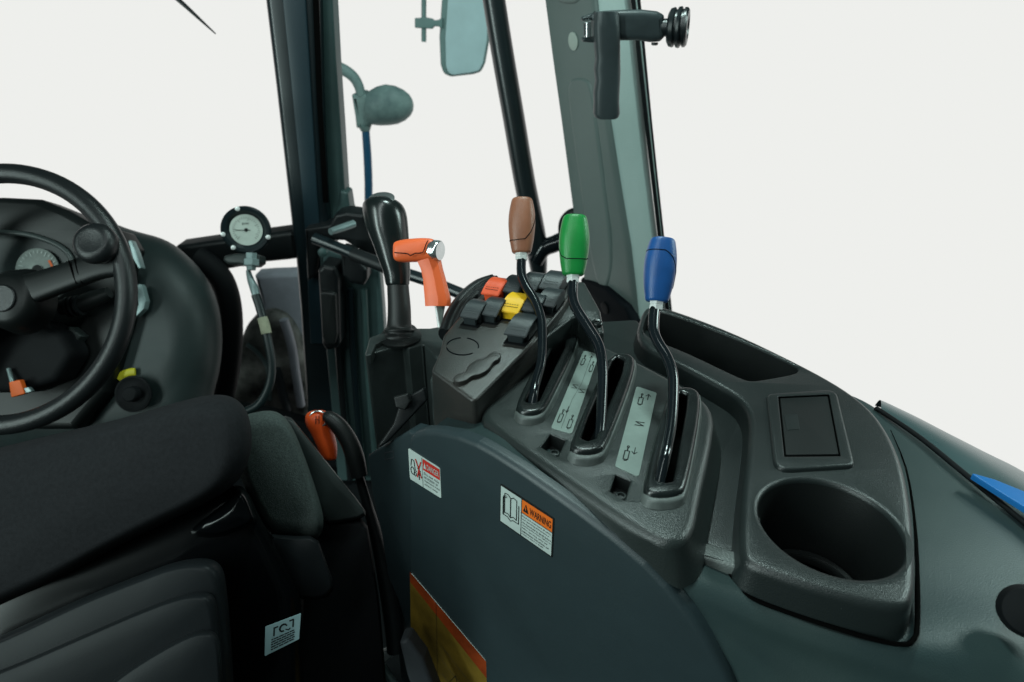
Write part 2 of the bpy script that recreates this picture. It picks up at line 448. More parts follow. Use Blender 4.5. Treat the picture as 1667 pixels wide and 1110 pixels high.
# base plate between tray and lever housing; darker tray colour deepens the trench shade
px_slab('base_plate', [(940, 525), (1035, 520), (1110, 585), (1235, 640), (1240, 890), (1205, 912), (1148, 889), (1100, 870), (900, 620)], lambda x, y: Z(x, y, -0.383), NZ, 0.02, M['tray'], side, r=0.003, smooth=('f', 0.006))
px_slab('base_lip', [(1140, 879), (1210, 900), (1205, 925), (1130, 903)], lambda x, y: Z(x, y, -0.377), NZ, 0.022, M['lip'], side, r=0.003, smooth=('f', 0.002))
# lever housing
lever_px = [(768, 668), (822, 714), (876, 753), (956, 808), (1036, 862), (1078, 886), (1110, 886), (1133, 864), (1143, 800), (1161, 720), (1166, 668), (1137, 638), (1036, 584), (985, 562), (950, 545), (900, 535), (850, 560)]
def sc_hole(px): return dict(pts=[zl(*p) for p in px], depth=0.014, r=0.0015, m=M['rubber'], smooth=('f', 0.001))
slot1 = [(855, 668), (868, 640), (908, 560), (914, 555), (920, 560), (919, 575), (877, 666), (868, 671)]
slot2 = [(945, 728), (958, 690), (996, 600), (1004, 593), (1015, 599), (1011, 620), (967, 729), (955, 733)]
slot3 = [(1066, 797), (1078, 740), (1101, 657), (1107, 652), (1117, 656), (1115, 680), (1093, 799), (1080, 802)]
sq1 = [(896, 706), (921, 716), (908, 743), (881, 727)]
sq2 = [(1002, 772), (1027, 782), (1017, 814), (993, 799)]
lh = px_slab('lever_housing', lever_px, zl, NZ, 0.036, M['console'], side, r=0.009, flare=0.011, smooth=('c', 2), seg=7,
        holes=[sc_hole(sq1), sc_hole(sq2)] + [dict(pts=[zl(*p) for p in s], depth=0.034, r=0.001, m=M['void'], smooth=('f', 0.003)) for s in (slot1, slot2, slot3)])
for v_ in lh.data.vertices:       # the housing stops just behind the face of the wheel arch wall
    q_ = v_.co + BASE[side.name]; d_ = q_.x * 0.6392 + q_.y * 0.7691 - 0.3240
    if d_ < 0: v_.co -= V((0.6392, 0.7691, 0)) * d_
lh['label'] = 'raised housing carrying the three lever slots'
rims = [([(834, 674), (900, 560), (915, 550), (936, 551), (945, 562), (893, 675), (879, 691), (846, 692)], slot1),
        ([(922, 741), (984, 603), (999, 586), (1026, 585), (1040, 600), (990, 740), (974, 757), (933, 757)], slot2),
        ([(1042, 808), (1084, 658), (1097, 642), (1130, 641), (1145, 658), (1119, 810), (1105, 827), (1053, 829)], slot3)]
for (ro, hole), lab in zip(rims, ['raised slot rim around the brown-knobbed lever', 'raised slot rim around the green-knobbed lever', 'raised slot rim around the blue-knobbed lever']):
    zr = ZL + 0.011
    # skirt
    outer = [zl(*p) for p in ro]; cen = sum(outer, V((0, 0, 0))) / len(outer)
    sk = slab('slot_skirt', [p + V((0, 0, 0.007)) for p in outer], NZ, 0.009, M['rimskirt'], lh, r=0.003, flare=0.002, smooth=('c', 2),
              holes=[dict(pts=[p + V((0, 0, 0.007)) for p in [zl(*q) for q in hole]], depth=0.0089, r=0.001, bottom=False, smooth=('f', 0.003), m=M['void'])], back=False)
    top = [cen + (p - cen) * 0.955 + V((-0.0006, 0.001, 0.0115)) for p in outer]
    rm = slab('slot_rim', top, NZ, 0.006, M['rim'], lh, r=0.004, flare=0.0006, smooth=('c', 2),
              holes=[dict(pts=[zl(*q) + V((0, 0, 0.0115)) for q in hole], depth=0.012, r=0.003, taper=0.0, bottom=False, smooth=('f', 0.003), m=M['void'])], back=False)
    rm['label'] = lab
# screws in square pockets
for px in (sq1, sq2):
    c = sum([zl(*p) for p in px], V((0, 0, 0))) / 4 + V((0.001, -0.001, -0.0138))
    lathe('pocket_screw', c, NZ, [(0, 0.005), (0.004, 0.005), (0.005, 0.0042), (0.0052, 0.003), (0.003, 0.0024), (0.003, 0.0001)], M['boxp'], lh, n=24)
tube('base_shade_line', [Z(x, y, -0.3875) for x, y in [(1186, 930), (1196, 952), (1212, 968), (1250, 985), (1337, 1015), (1423, 1041), (1470, 1049), (1486, 1042), (1493, 1020), (1493, 940), (1489, 850), (1475, 762), (1450, 700)]], [0.0018] * 10 + [0.0012, 0.0008, 0.0004], M['void'], side, n=10, sub=3)  # dark tube drawn as the contact shade where tray meets arch
tube('base_shade_line', [Z(x, y, -0.386) for x, y in [(1000, 874), (1050, 908), (1085, 928), (1112, 935), (1134, 929), (1148, 908), (1156, 880)]], 0.0022, M['void'], side, n=10, sub=3)  # same drawn contact shade along the foot of the lever housing
# position plates
SHEAR = [0.0]
def shs(d, k, u0, pts, w, **kw):
    d.stroke(k, [(u, v + SHEAR[0] * (u - u0)) for u, v in pts], w, **kw)
def cyl_icon(d, u, v, su, sv, w):
    su *= 0.85
    shs(d, 'ink', u, [(u - su, v - sv), (u + su, v - sv), (u + su, v + sv * .35), (u - su, v + sv * .35)], w, closed=True)
    shs(d, 'ink', u, [(u, v + sv * .35), (u, v + sv * .85)], w * 1.3)
    shs(d, 'ink', u, [(u + su * .45 * math.cos(a), v + sv * 1.05 + sv * .15 * math.sin(a)) for a in [k * math.pi / 4 for k in range(8)]], w * .9, closed=True)
    shs(d, 'ink', u, [(u - su * .7, v - sv), (u - su * .3, v - sv * 1.2), (u + su * .3, v - sv * 1.2), (u + su * .7, v - sv)], w)
def arrow(d, u, v0, v1, su, w):
    shs(d, 'ink', u, [(u, v0), (u, v1)], w * .8)
    t = (v1 - v0) * .35
    shs(d, 'ink', u, [(u - su, v1 - t), (u, v1), (u + su, v1 - t)], w * .8)
def nmark(d, u, v, su, sv, w):
    shs(d, 'ink', u, [(u + su, v + sv), (u - su, v + sv), (u + su, v - sv), (u - su, v - sv)], w)
hN = 0.0004
d = Decal(*[Z(x, y, ZL + hN) for x, y in [(897, 697), (931, 707), (975, 577), (950, 571)]], NZ)
SHEAR[0] = 0.035; w = 0.0007
cyl_icon(d, 0.24, 0.14, .10, .062, w); arrow(d, 0.42, .26, .19, .07, w)
cyl_icon(d, 0.76, 0.11, .10, .062, w)
cyl_icon(d, 0.24, 0.86, .10, .062, w); arrow(d, 0.62, .86, .95, .08, w)
cyl_icon(d, 0.84, 0.80, .10, .062, w)
nmark(d, 0.33, 0.5, .13, .020, w * 1.2); nmark(d, 0.76, 0.47, .14, .020, w)
d.stroke('inkgrey', [(0.45, 0.02), (0.45, 0.35), (0.62, 0.55), (0.6, 0.98)], 0.0003)
d.build('position_plate', 'position plate with two columns of cylinder symbols between the first two slots', lh, thick=0.0006, m='plate', r=0.02)
d = Decal(*[Z(x, y, ZL + hN) for x, y in [(1001, 759), (1040, 777), (1069, 640), (1036, 629)]], NZ)
SHEAR[0] = 0.06; w = 0.0009
cyl_icon(d, 0.33, 0.17, .11, .066, w); arrow(d, 0.62, .26, .19, .11, w)
cyl_icon(d, 0.36, 0.84, .11, .066, w); arrow(d, 0.66, .86, .94, .11, w)
nmark(d, 0.56, 0.535, .18, .020, w * 1.1)
d.build('position_plate', 'position plate with one column of cylinder symbols beside the blue-knobbed lever', lh, thick=0.0006, m='plate', r=0.02)

# ================================================================== SWITCH PANEL
pn = V((0, -0.2, 1)).normalized(); pp = V((0, 0.48, -0.325))
PN = lambda x, y: PL(x, y, pp, pn)
sw = thing('switch_panel', 'raised switch panel with red, yellow and grey rocker switches beside the orange lever', 'switch panel', PN(830, 560) + V((0, 0, -0.06)))
pan_px = [(702, 603), (772, 655), (874, 552), (918, 498), (942, 452), (900, 453), (830, 458), (800, 463), (760, 500), (722, 545), (716, 572)]
px_slab('panel_top', pan_px, PN, pn, 0.085, M['panel'], sw, r=0.003, flare=0.004, smooth=('f', 0.006), seg=5)
# sloping right shoulder of the panel
px_slab('panel_shoulder', [(772, 662), (880, 556), (930, 518), (944, 512), (958, 520), (966, 532), (976, 543), (984, 540), (978, 505), (966, 483), (952, 458), (940, 456), (900, 500), (780, 640)],
        lambda x, y: PL(x, y, pp - pn * 0.012, pn), pn, 0.05, M['console'], sw, r=0.004, flare=0.003, smooth=('f', 0.004))
lathe('panel_screw', PL(972, 528, pp - pn * 0.012, pn), pn, [(0, 0.006), (0.003, 0.006), (0.004, 0.005), (0.0035, 0.003), (0.002, 0.0028)], M['rim'], sw, n=24)
# front face skirt
A0 = PN(702, 603); B0 = PN(772, 655)
# broken ring moulded into the panel
def ring_arc(name, a0, a1):
    pts = [PN(753 + 26 * math.cos(a), 564 - 14 * math.sin(a)) + pn * 0.0003 for a in [a0 + (a1 - a0) * k / 16 for k in range(17)]]
    return tube(name, pts, [0.0002] + [0.0007] * 15 + [0.0002], M['groove'], sw, n=6, sub=1)
ring_arc('ring_groove', math.radians(-15), math.radians(75))
ring_arc('ring_groove', math.radians(95), math.radians(170))
ring_arc('ring_groove', math.radians(185), math.radians(310))
# three-lobed cover
lob = [(736, 617), (744, 609), (757, 608), (762, 596), (775, 586), (789, 585), (796, 577), (808, 573), (816, 577), (814, 586), (803, 590), (797, 602), (782, 611), (768, 613), (758, 622), (743, 624)]
px_slab('lobed_cover', lob, lambda x, y: PL(x, y - 2, pp + pn * 0.005, pn), pn, 0.007, M['panel'], sw, r=0.0012, smooth=('c', 2))['label'] = 'raised three-lobed blanking cover'
# rockers
e1 = V((0.45, 0.89, 0)); e1.z = 0.2 * e1.y; e1.normalize()
e2 = V((0.97, -0.24, 0)); e2.z = 0.2 * e2.y; e2.normalize()
def rocker(px, py, m, label, s=1.0):
    c = PN(px, py)
    Wd, Ln = 0.0225 * s, 0.034 * s
    root_bm = bmesh.new()
    def arch(bm, w, prof, o=0.0):
        L = []
        for sgn in (-1, 1):
            L.append([bm.verts.new(c + e1 * a + e2 * (sgn * w / 2) + pn * h) for a, h in prof])
        n = len(prof)
        for i in range(n):
            f = bm.faces.new((L[0][i], L[0][(i + 1) % n], L[1][(i + 1) % n], L[1][i])); f.smooth = True
        bm.faces.new(L[0]); bm.faces.new(L[1])
    prof = []
    top = lambda t: 0.0115 + 0.0075 * math.sin(math.pi * (0.02 + 0.80 * t)) 
    for k in range(13):
        t = k / 12; prof.append((-Ln / 2 - 0.001 + (Ln + 0.001) * t, top(t)))
    prof += [(Ln / 2, 0.001), (-Ln * .30, 0.001), (-Ln * .30, 0.010), (-Ln / 2 - 0.001, 0.0100)]
    arch(root_bm, Wd, prof)
    bmesh.ops.recalc_face_normals(root_bm, faces=root_bm.faces)
    eds = [e for e in root_bm.edges if len(e.link_faces) == 2 and e.calc_face_angle() > 1.0]
    bmesh.ops.bevel(root_bm, geom=eds, offset=0.0006, segments=2, affect='EDGES')
    for f in root_bm.faces: f.smooth = True
    cap = link('rocker_switch', root_bm, M[m], sw, sharp=50)
    cap['label'] = label
    # front tab
    bm = bmesh.new(); a0 = -Ln / 2 + 0.0015
    arch(bm, Wd * 0.70, [(a0, -0.001), (a0 - 0.0005, 0.0105), (a0 + 0.008, 0.0108), (a0 + 0.008, -0.001)])
    bmesh.ops.recalc_face_normals(bm, faces=bm.faces)
    eds = [e for e in bm.edges if len(e.link_faces) == 2 and e.calc_face_angle() > 0.8]
    bmesh.ops.bevel(bm, geom=eds, offset=0.0007, segments=2, affect='EDGES')
    link('front_tab', bm, M[m], cap, sharp=50)
    # dark well round the switch
    slab('switch_well', [c + e1 * a + e2 * b + pn * 0.0006 for a, b in [(-Ln * .56, -Wd * .5), (-Ln * .56, Wd * .53), (Ln * .5, Wd * .53), (Ln * .5, -Wd * .5)]], pn, 0.0012, M['blackmat'], cap, r=0.0003, smooth=('f', 0.001), seg=1)
    # printed marks along the near edge
    dd = Decal(*[c + e1 * a + e2 * b + pn * hh for a, b, hh in [(-Ln * .40, -Wd * .38, top(.10) + .0004), (-Ln * .40, Wd * .38, top(.10) + .0004), (-Ln * .2, Wd * .38, top(.3) + .0004), (-Ln * .2, -Wd * .38, top(.3) + .0004)]], pn)
    for k in range(6):
        u = 0.04 + k * 0.16
        dd.stroke('ink' if m != 'cap' else 'inkgrey', [(u, 0.3), (u + 0.10, 0.3)], 0.0012, h=0.0002)
        dd.stroke('ink' if m != 'cap' else 'inkgrey', [(u, 0.7), (u + 0.07, 0.7)], 0.0008, h=0.0002)
    for k, b in dd.bms.items(): link('marking', b, M[k], cap, sharp=None)
    return cap
rk = [(902, 471, 'cap', 'grey rocker switch at the far right corner of the panel', 1.12), (868, 472, 'cap', 'grey rocker switch behind the brown-knobbed lever', 1.0), (838, 477, 'cap', 'grey rocker switch right of the red one', 1.0),
      (808, 481, 'redcap', 'red rocker switch in the far row', 1.0),
      (896, 499, 'cap', 'grey rocker switch beside the green-knobbed lever', 1.0), (870, 507, 'cap', 'grey rocker switch right of the yellow one', 1.0), (839, 508, 'yellowcap', 'yellow rocker switch in the middle row', 1.08),
      (805, 514, 'cap', 'grey rocker switch left of the yellow one', 0.98), (775, 518, 'cap', 'grey rocker switch at the near left end of the middle row', 0.98),
      (850, 544, 'cap', 'grey rocker switch alone in the nearest row', 1.15)]
for a in rk: rocker(*a[:4], a[4] * 0.92)

# curved gate guide behind orange lever
gate = thing('throttle_gate', 'black curved guide gate the orange pistol-grip lever runs in', 'lever guide', PN(760, 520))
for k, (o, ww) in enumerate([(0, 0.006), (9, 0.005), (17, 0.005)]):
    pts = [(722 + o, 545), (733 + o, 515 + o * .1), (752 + o, 488), (776 + o, 468), (800 + o * .4, 459)]
    P = [D(x, y, 0.70 + 0.02 * i) + V((0, 0, 0)) for i, (x, y) in enumerate(pts)]
    tube('guide_rib', P, ww, M['black' if k != 1 else 'rubber'], gate, n=12, asp=1.8)
fan = [(716, 552), (728, 520), (748, 490), (774, 468), (803, 459), (806, 466), (790, 484), (768, 510), (752, 536), (742, 552)]
px_slab('guide_plate', fan, lambda x, y: D(x, y, 0.74), TOC, 0.02, M['black'], gate, r=0.002, smooth=('f', 0.004))

# ================================================================== GEAR-SHIFT BOX
NB = V((-0.25, -1, 0)).normalized()
box = thing('shift_box', 'upright dark grey plastic box under the black shift knob', 'control box', Z(650, 600, -0.62))
zb = lambda x, y: Z(x, y, -0.365)
bx_px = [(593, 579), (656, 561), (666, 567), (690, 560), (712, 586), (700, 618), (740, 640), (790, 560), (750, 525), (700, 534), (640, 534), (602, 549)]
px_slab('box_body', bx_px, zb, NZ, 0.24, M['boxp'], box, r=0.002, smooth=('f', 0.003))
px_slab('side_flange', [(594, 579), (602, 551), (640, 536), (640, 545), (612, 560), (604, 577)], lambda x, y: Z(x, y, -0.358), NZ, 0.012, M['boxp'], box, r=0.0015, smooth=('f', 0.002))
for (x0, y0) in ((668, 566), (676, 563), (689, 562)):
    tube('rib', [Z(x0, y0, -0.366) + V((-0.001, -0.002, 0)), Z(x0, y0, -0.366) + V((-0.001, -0.002, -0.12))], 0.0012, M['boxp'], box, n=8, sub=1)
# black lower lever pieces in front of the box
px_slab('side_latch', [(611, 731), (640, 690), (652, 652), (668, 643), (690, 630), (694, 652), (660, 688), (628, 722)], lambda x, y: D(x, y, 0.70), TOC, 0.02, M['black'], box, r=0.002, smooth=('f', 0.003))
px_slab('side_clip', [(640, 646), (664, 640), (668, 654), (660, 668), (644, 664)], lambda x, y: D(x, y, 0.685), TOC, 0.012, M['rubber'], box, r=0.002, smooth=('f', 0.002))
# lower side panel left of the big wall
lp = px_slab('lower_side_panel', [(596, 742), (618, 722), (690, 650), (720, 700), (720, 1130), (672, 1130), (640, 1000), (618, 860), (602, 790)], lambda x, y: D(x, y, 0.74), V((-0.75, -0.65, 0.1)), 0.02, M['wall'], base=D(660, 900, 0.8), r=0.004, smooth=('f', 0.006))
# (planar on its own plane)
bpy.data.objects.remove(lp)
nl = V((-0.62, -0.78, 0.0)).normalized(); p0l = D(650, 760, 0.72)
lp = px_slab('lower_side_panel', [(597, 742), (606, 736), (664, 702), (700, 712), (740, 740), (740, 1130), (655, 1130), (640, 1000), (620, 870), (604, 800)], lambda x, y: PL(x, y, p0l, nl), nl, 0.02, M['wall'], base=PL(650, 1000, p0l, nl), r=0.004, smooth=('f', 0.006))
tag(lp, 'dark inner side panel between the orange brake handle and the stickered panel', 'side panel')
tube('moulded_mark', [PL(x, y, p0l, nl) + nl * 0.0003 for x, y in [(627, 737), (641, 734), (641, 745), (627, 748), (627, 737)]], 0.0006, M['trimgrey'], lp, n=6, sub=1)

# gear shift lever
gs = thing('gear_shift_lever', 'tall black gear shift lever with smooth pear-shaped knob', 'lever', Z(652, 552, -0.365))
dG = 0.79
def axis_loft(name, pts, m, parent, depth, n=36, power=2.0, dratio=1.0, sub=5, base=None):
    """pts: (px,py,halfwidth px); solid lofted along an upright centre line"""
    P = [D(x, y, depth) for x, y, w in pts]; R = [w * depth / FPX for x, y, w in pts]
    PP = catmull(P, sub); RR = [v.x for v in catmull([V((r, 0, 0)) for r in R], sub)]
    rings = []
    for p, r in zip(PP, RR):
        r = max(r, 1e-5); rg = []
        for k in range(n):
            t = 2 * math.pi * k / n; c, s = math.cos(t), math.sin(t); e = 2 / power
            rg.append(p + RT * (math.copysign(abs(c) ** e, c) * r) + F.cross(RT).cross(RT).normalized() * (math.copysign(abs(s) ** e, s) * r * dratio))
        rings.append(rg)
    return loft(name, rings, m, parent, base=base)
axis_loft('shift_boot', [(652, 556, 29), (651, 549, 30), (650, 543, 24), (650, 537, 25), (650, 531, 20), (650, 500, 18.5), (648, 468, 17.5), (648, 455, 17)], M['rubber'], gs, dG)
kb = axis_loft('shift_knob', [(648, 466, 16), (647, 462, 19), (646, 445, 21.5), (642, 425, 25), (637, 400, 29), (631, 373, 33.5), (627, 350, 35), (624, 336, 33), (622, 328, 27), (621, 323, 18)], M['knobblack'], gs, dG)
lathe('knob_cap', D(621.5, 325, dG - 0.012), V((0, -0.25, 1)), [(0, 0.0165), (0.002, 0.0165), (0.003, 0.014), (0.0032, 0.001)], M['chrome'], kb, n=30)
bm = bmesh.new()
for k in range(3):
    add_lathe(bm, Z(652, 552 - 5 * k, -0.365 + 0.0), NZ, [(0.0, 0.026 - .003 * k), (0.004, 0.027 - .003 * k), (0.006, 0.022 - .003 * k)], n=30)
link('bellows', bm, M['rubber'], gs)

# ================================================================== ORANGE PISTOL LEVER
ol = thing('pistol_grip_lever', 'bright orange pistol-grip lever with silver end button', 'lever', D(714, 532, 0.74))
dO = 0.735
def xloft(name, sec, m, parent, depth, power=3, n=32, sub=4, dz=0.8, u=RT, hdir=UP, ddir=F):
    """sections along the picture's horizontal: (px, cy, halfheight)"""
    P = [D(x, y, depth) for x, y, h in sec]; R = [h * depth / FPX for *_, h in sec]
    PP = catmull(P, sub); RR = [v.x for v in catmull([V((r, 0, 0)) for r in R], sub)]
    rings = []
    for p, r in zip(PP, RR):
        rg = []
        for k in range(n):
            t = 2 * math.pi * k / n; c, s = math.cos(t), math.sin(t); e = 2 / power
            rg.append(p + hdir * (math.copysign(abs(c) ** e, c) * r) + ddir * (math.copysign(abs(s) ** e, s) * r * dz))
        rings.append(rg)
    return loft(name, rings, m, parent)
gr = xloft('grip', [(641, 409, 9), (643, 409, 14), (650, 409, 17), (665, 408, 18.5), (685, 407, 19), (700, 407, 18.5), (706, 407, 17)], M['orange'], ol, dO)
lathe('end_button', D(703, 407, dO), V((1, -0.42, 0.05)), [(0, 0.0125), (0.006, 0.0125), (0.006, 0.0118), (0.0075, 0.0118), (0.0075, 0.0125), (0.0105, 0.0122), (0.0118, 0.011), (0.012, 0.0002)], M['chrome'], gr, n=36)
tube('grip_seam', [D(x, y, dO - 0.0142) for x, y in [(642, 411), (655, 412), (664, 413), (668, 416), (676, 412), (688, 411), (693, 399), (697, 391)]], 0.0007, M['groove'], gr, n=6, sub=2)
P = []
secs = [((694, 412), 22, 12), ((699, 424), 18.5, 12), ((703, 436), 17, 12), ((707, 452), 17.5, 13), ((710, 470), 19, 14), ((713, 486), 20.5, 15), ((713, 496), 20, 14)]
rings = []
for (cx, cy), hw, hd in secs:
    c = D(cx, cy, dO); a, b = hw * dO / FPX, hd * dO / FPX
    base8 = [(-1, -.45), (-.55, -.8), (.1, -1), (.75, -.55), (1, -.1), (1, .8), (.6, 1), (-1, 1)]
    rings.append([c + RT * a * u + F * b * v + UP * (-0.002 * (v < 0)) for u, v in base8])
loft('grip_stem', rings, M['orange'], ol, sharp=20)
px_slab('steel_blade', [(709, 494), (725, 494), (720, 522), (717, 532), (714, 531)], lambda x, y: D(x, y, dO + 0.004), TOC, 0.003, M['blade'], ol, r=0.0005, smooth=('f', 0.001))
tube('steel_rod', [D(709, 490, dO - 0.002), D(715, 533, dO - 0.002)], 0.0018, M['zinc'], ol, n=10, sub=1)

# ================================================================== THREE HYDRAULIC LEVERS
def knob_lever(label, kmat, path, knob, depth_b, depth_t, seam, rad):
    base = D(*path[0], depth_b)
    t = thing('control_lever', label, 'lever', base, 'bent control levers in the console slots')
    n = len(path)
    ys = [p[1] for p in path]; y0, y1 = ys[0], ys[-1]
    dep = lambda y: depth_b + (depth_t - depth_b) * max(0, min(1, (y0 - y) / (y0 - y1)))
    lp_ = [D(x, y, dep(y)) for x, y in path]; dn = (lp_[0] - lp_[1]).normalized()
    tube('lever_rod', [lp_[0] + (dn * .7 + V((0, 0, -.4))) * 0.03] + lp_, [rad * dep(path[0][1]) / FPX] + [rad * dep(y) / FPX for x, y in path], M['gloss'], t, n=24, sub=5)
    (kx0, ky0), (kx1, ky1), prof = knob   # bottom centre, top centre
    A = D(kx0, ky0, depth_t); B = D(kx1, ky1, depth_t + 0.004); ax = (B - A); L = ax.length
    sc_ = depth_t / FPX
    lathe('hex_nut', A - ax.normalized() * 0.0085, ax, [(0, 0.0062), (0.0008, 0.0072), (0.0045, 0.0072), (0.0052, 0.0066), (0.006, 0.0074), (0.0088, 0.0074), (0.0092, 0.0066)], M['zinc'], t, n=6, sharp=20, hint=V((1, 0.35, 0)))
    pr = [(h * L, w * sc_) for h, w in prof]
    PP = catmull([V((a, b, 0)) for a, b in pr], 4)
    kb = lathe('knob', A, ax, [(p.x, max(p.y, 1e-5)) for p in PP], M[kmat], t, n=44, power=2.6, sy=0.85, sharp=60)
    nx = ax.normalized()
    # seam groove lies on the knob surface
    def onsurf(h, ang):
        hh = h * L
        for (a, b), (c, e) in zip(pr[:-1], pr[1:]):
            if a <= hh <= c + 1e-9:
                r = b + (e - b) * (hh - a) / max(1e-9, c - a); break
        U = (V((1, 0, 0)) - nx * nx.x).normalized(); W = nx.cross(U)
        c, s = math.cos(ang), math.sin(ang); e = 2 / 2.6
        return A + nx * hh + U * (math.copysign(abs(c) ** e, c) * r * 1.003) + W * (math.copysign(abs(s) ** e, s) * r * .85 * 1.003)
    for k, sm in enumerate(seam):
        pts = []
        for (h0, a0), (h1, a1) in zip(sm[:-1], sm[1:]):
            for q in range(8):
                f = q / 8; pts.append(onsurf(h0 + (h1 - h0) * f, math.radians(a0 + (a1 - a0) * f)))
        pts.append(onsurf(sm[-1][0], math.radians(sm[-1][1])))
        tube('seam', pts, 0.00055, M['groove'], kb, n=6, sub=1)
    return t
kprof = [(0, 13), (0.02, 14.5), (0.06, 15.5), (0.25, 18.5), (0.5, 20.5), (0.7, 20), (0.88, 17.5), (0.96, 15.5), (0.99, 12), (1.0, 6)]
knob_lever('bent glossy black lever with brown knob, nearest the switches', 'brown',
           [(868, 650), (872, 625), (881, 590), (883, 555), (881, 520), (871, 490), (856, 465), (849, 445), (849, 420)],
           ((849, 412), (850, 322), [(h, w * 1.07) for h, w in kprof]), 0.60, 0.70, [[(0.22, 170), (0.20, 240), (0.22, 280), (0.36, 310), (0.62, 345), (0.72, 362)]], 7.8)
knob_lever('bent glossy black lever with green knob, middle of the three', 'green',
           [(975, 725), (978, 690), (980, 650), (981, 600), (975, 563), (957, 532), (938, 502), (932, 482), (933, 455)],
           ((933, 448), (936, 350), [(h, w * 1.2) for h, w in kprof]), 0.55, 0.655, [[(0.5, 165), (0.3, 205), (0.24, 240), (0.24, 270), (0.25, 330), (0.30, 365)]], 8.4)
knob_lever('bent glossy black lever with blue knob, nearest the cup holder', 'blue',
           [(1080, 755), (1086, 730), (1093, 690), (1096, 645), (1095, 610), (1086, 582), (1070, 555), (1064, 535), (1066, 500)],
           ((1069, 491), (1079, 387), [(h, w * 1.25) for h, w in kprof]), 0.505, 0.605, [[(0.77, 175), (0.77, 235), (0.77, 272), (0.68, 300), (0.45, 340), (0.22, 352)]], 8.8)

# ================================================================== WHEEL-ARCH PANEL (inner wall + top)
Wn = V((-0.64, -0.77, 0)).normalized(); Wp = V((-0.10, 0.50, -0.37))
WP = lambda x, y: PL(x, y, Wp, Wn)
arch = thing('wheel_arch', 'large blue-grey inner wheel arch panel carrying stickers under the console', 'wheel arch', WP(900, 1100))
wall_px = [(664, 726), (665, 714), (672, 706), (688, 701), (712, 702), (745, 709), (775, 721), (805, 738), (850, 767), (900, 802), (950, 838), (1000, 876), (1050, 918), (1085, 955), (1120, 1000), (1150, 1045), (1180, 1100), (1215, 1180), (1240, 1300), (700, 1500), (668, 1250)]
wl = px_slab('side_wall', wall_px, WP, Wn, 0.012, M['wall'], arch, r=0.006, smooth=('f', 0.01), seg=5)
def EP(x, y): return WP(x, y) - Wn * 0.010 + V((0, 0, -0.004))
CR = [[EP(688, 701), Z(900, 570, -.39), Z(1100, 575, -.39), Z(1240, 592, -.39)],
      [EP(735, 707), Z(960, 605, -.39), Z(1230, 610, -.39), Z(1366, 640, -.393)],
      [EP(775, 721), Z(1050, 640, -.389), Z(1350, 640, -.39), Z(1430, 669, -.395)],
      [EP(805, 738), Z(1080, 700, -.389), Z(1400, 700, -.391), Z(1500, 716, -.395)],
      [EP(850, 767), Z(1120, 770, -.389), Z(1450, 780, -.392), Z(1580, 782, -.395)],
      [EP(900, 802), Z(1150, 850, -.389), Z(1500, 880, -.393), Z(1667, 852, -.395)],
      [EP(960, 845), Z(1190, 915, -.390), Z(1500, 960, -.394), Z(1800, 960, -.397)],
      [EP(1050, 918), Z(1230, 972, -.387), Z(1495, 1040, -.391), Z(1900, 1080, -.400)],
      [EP(1085, 955), Z(1260, 1020, -.398), Z(1510, 1095, -.402), Z(1960, 1200, -.415)],
      [EP(1120, 1000), Z(1290, 1075, -.421), Z(1520, 1160, -.426), Z(2000, 1330, -.435)],
      [EP(1180, 1100), Z(1330, 1180, -.452), Z(1540, 1290, -.46), Z(2050, 1500, -.47)],
      [EP(1240, 1300), Z(1400, 1400, -.52), Z(1600, 1500, -.53), Z(2100, 1700, -.54)]]
rows_ = [catmull(r, 24) for r in CR]
grid = list(map(list, zip(*[catmull([r[j] for r in rows_], 10) for j in range(len(rows_[0]))])))
NU, NV = len(grid) - 1, len(grid[0]) - 1
bm = bmesh.new(); vg = [[bm.verts.new(p) for p in r] for r in grid]
for i in range(NU):
    for j in range(NV):
        f = bm.faces.new((vg[i][j], vg[i + 1][j], vg[i + 1][j + 1], vg[i][j + 1])); f.smooth = True
tp2 = [V((p.x, p.y)) for p in [Z(x, y, ZT) for x, y in tray_px]]
tcn = sum(tp2, V((0, 0))) / len(tp2)
def inside(q, poly):
    r = False
    for a, b in zip(poly, poly[1:] + poly[:1]):
        if (a.y > q.y) != (b.y > q.y) and q.x < (b.x - a.x) * (q.y - a.y) / (b.y - a.y) + a.x: r = not r
    return r
tin = offs(tp2 if area2(tp2) > 0 else tp2[::-1], 0.004)
kill = [f for f in bm.faces if inside(f.calc_center_median().xy, tin)]
bmesh.ops.delete(bm, geom=kill, context='FACES')
bmesh.ops.recalc_face_normals(bm, faces=bm.faces)
fs = link('arch_top', bm, M['fender'], arch, sharp=None)
# stickers on the wall
def wdec(px): return Decal(*[WP(*p) + Wn * 0.0002 for p in px], Wn)
d = wdec([(668, 779), (719, 811), (717, 762), (665, 729)])
d.poly('lred', [(0.46, 0.60), (0.985, 0.60), (0.985, 0.96), (0.46, 0.96)])
d.text('paper', 'DANGER', 0.60, 0.69, 0.96, 0.87, bold=0.0)
d.poly('paper', [(0.49, 0.68), (0.57, 0.68), (0.53, 0.88)], h=0.0009)
d.stroke('ink', [(0.44, 0.02), (0.44, 0.98)], 0.0004)
for k, (a, b) in enumerate([('Do not ride', .95), ('on tractor or', .92), ('implements. Keep', .97), ('others away', .9)]):
    d.text('inkgrey', a, 0.49, 0.47 - k * .12, b, 0.55 - k * .12)
d.stroke('lred', [(0.27, 0.25), (0.33, 0.55), (0.40, 0.8)], 0.0015); d.stroke('lred', [(0.40, 0.3), (0.33, 0.55), (0.24, 0.8)], 0.0015, h=0.0011)
d.stroke('ink', [(0.33, 0.2), (0.33, 0.62)], 0.0011); d.stroke('ink', [(0.28, 0.55), (0.38, 0.48)], 0.0009)
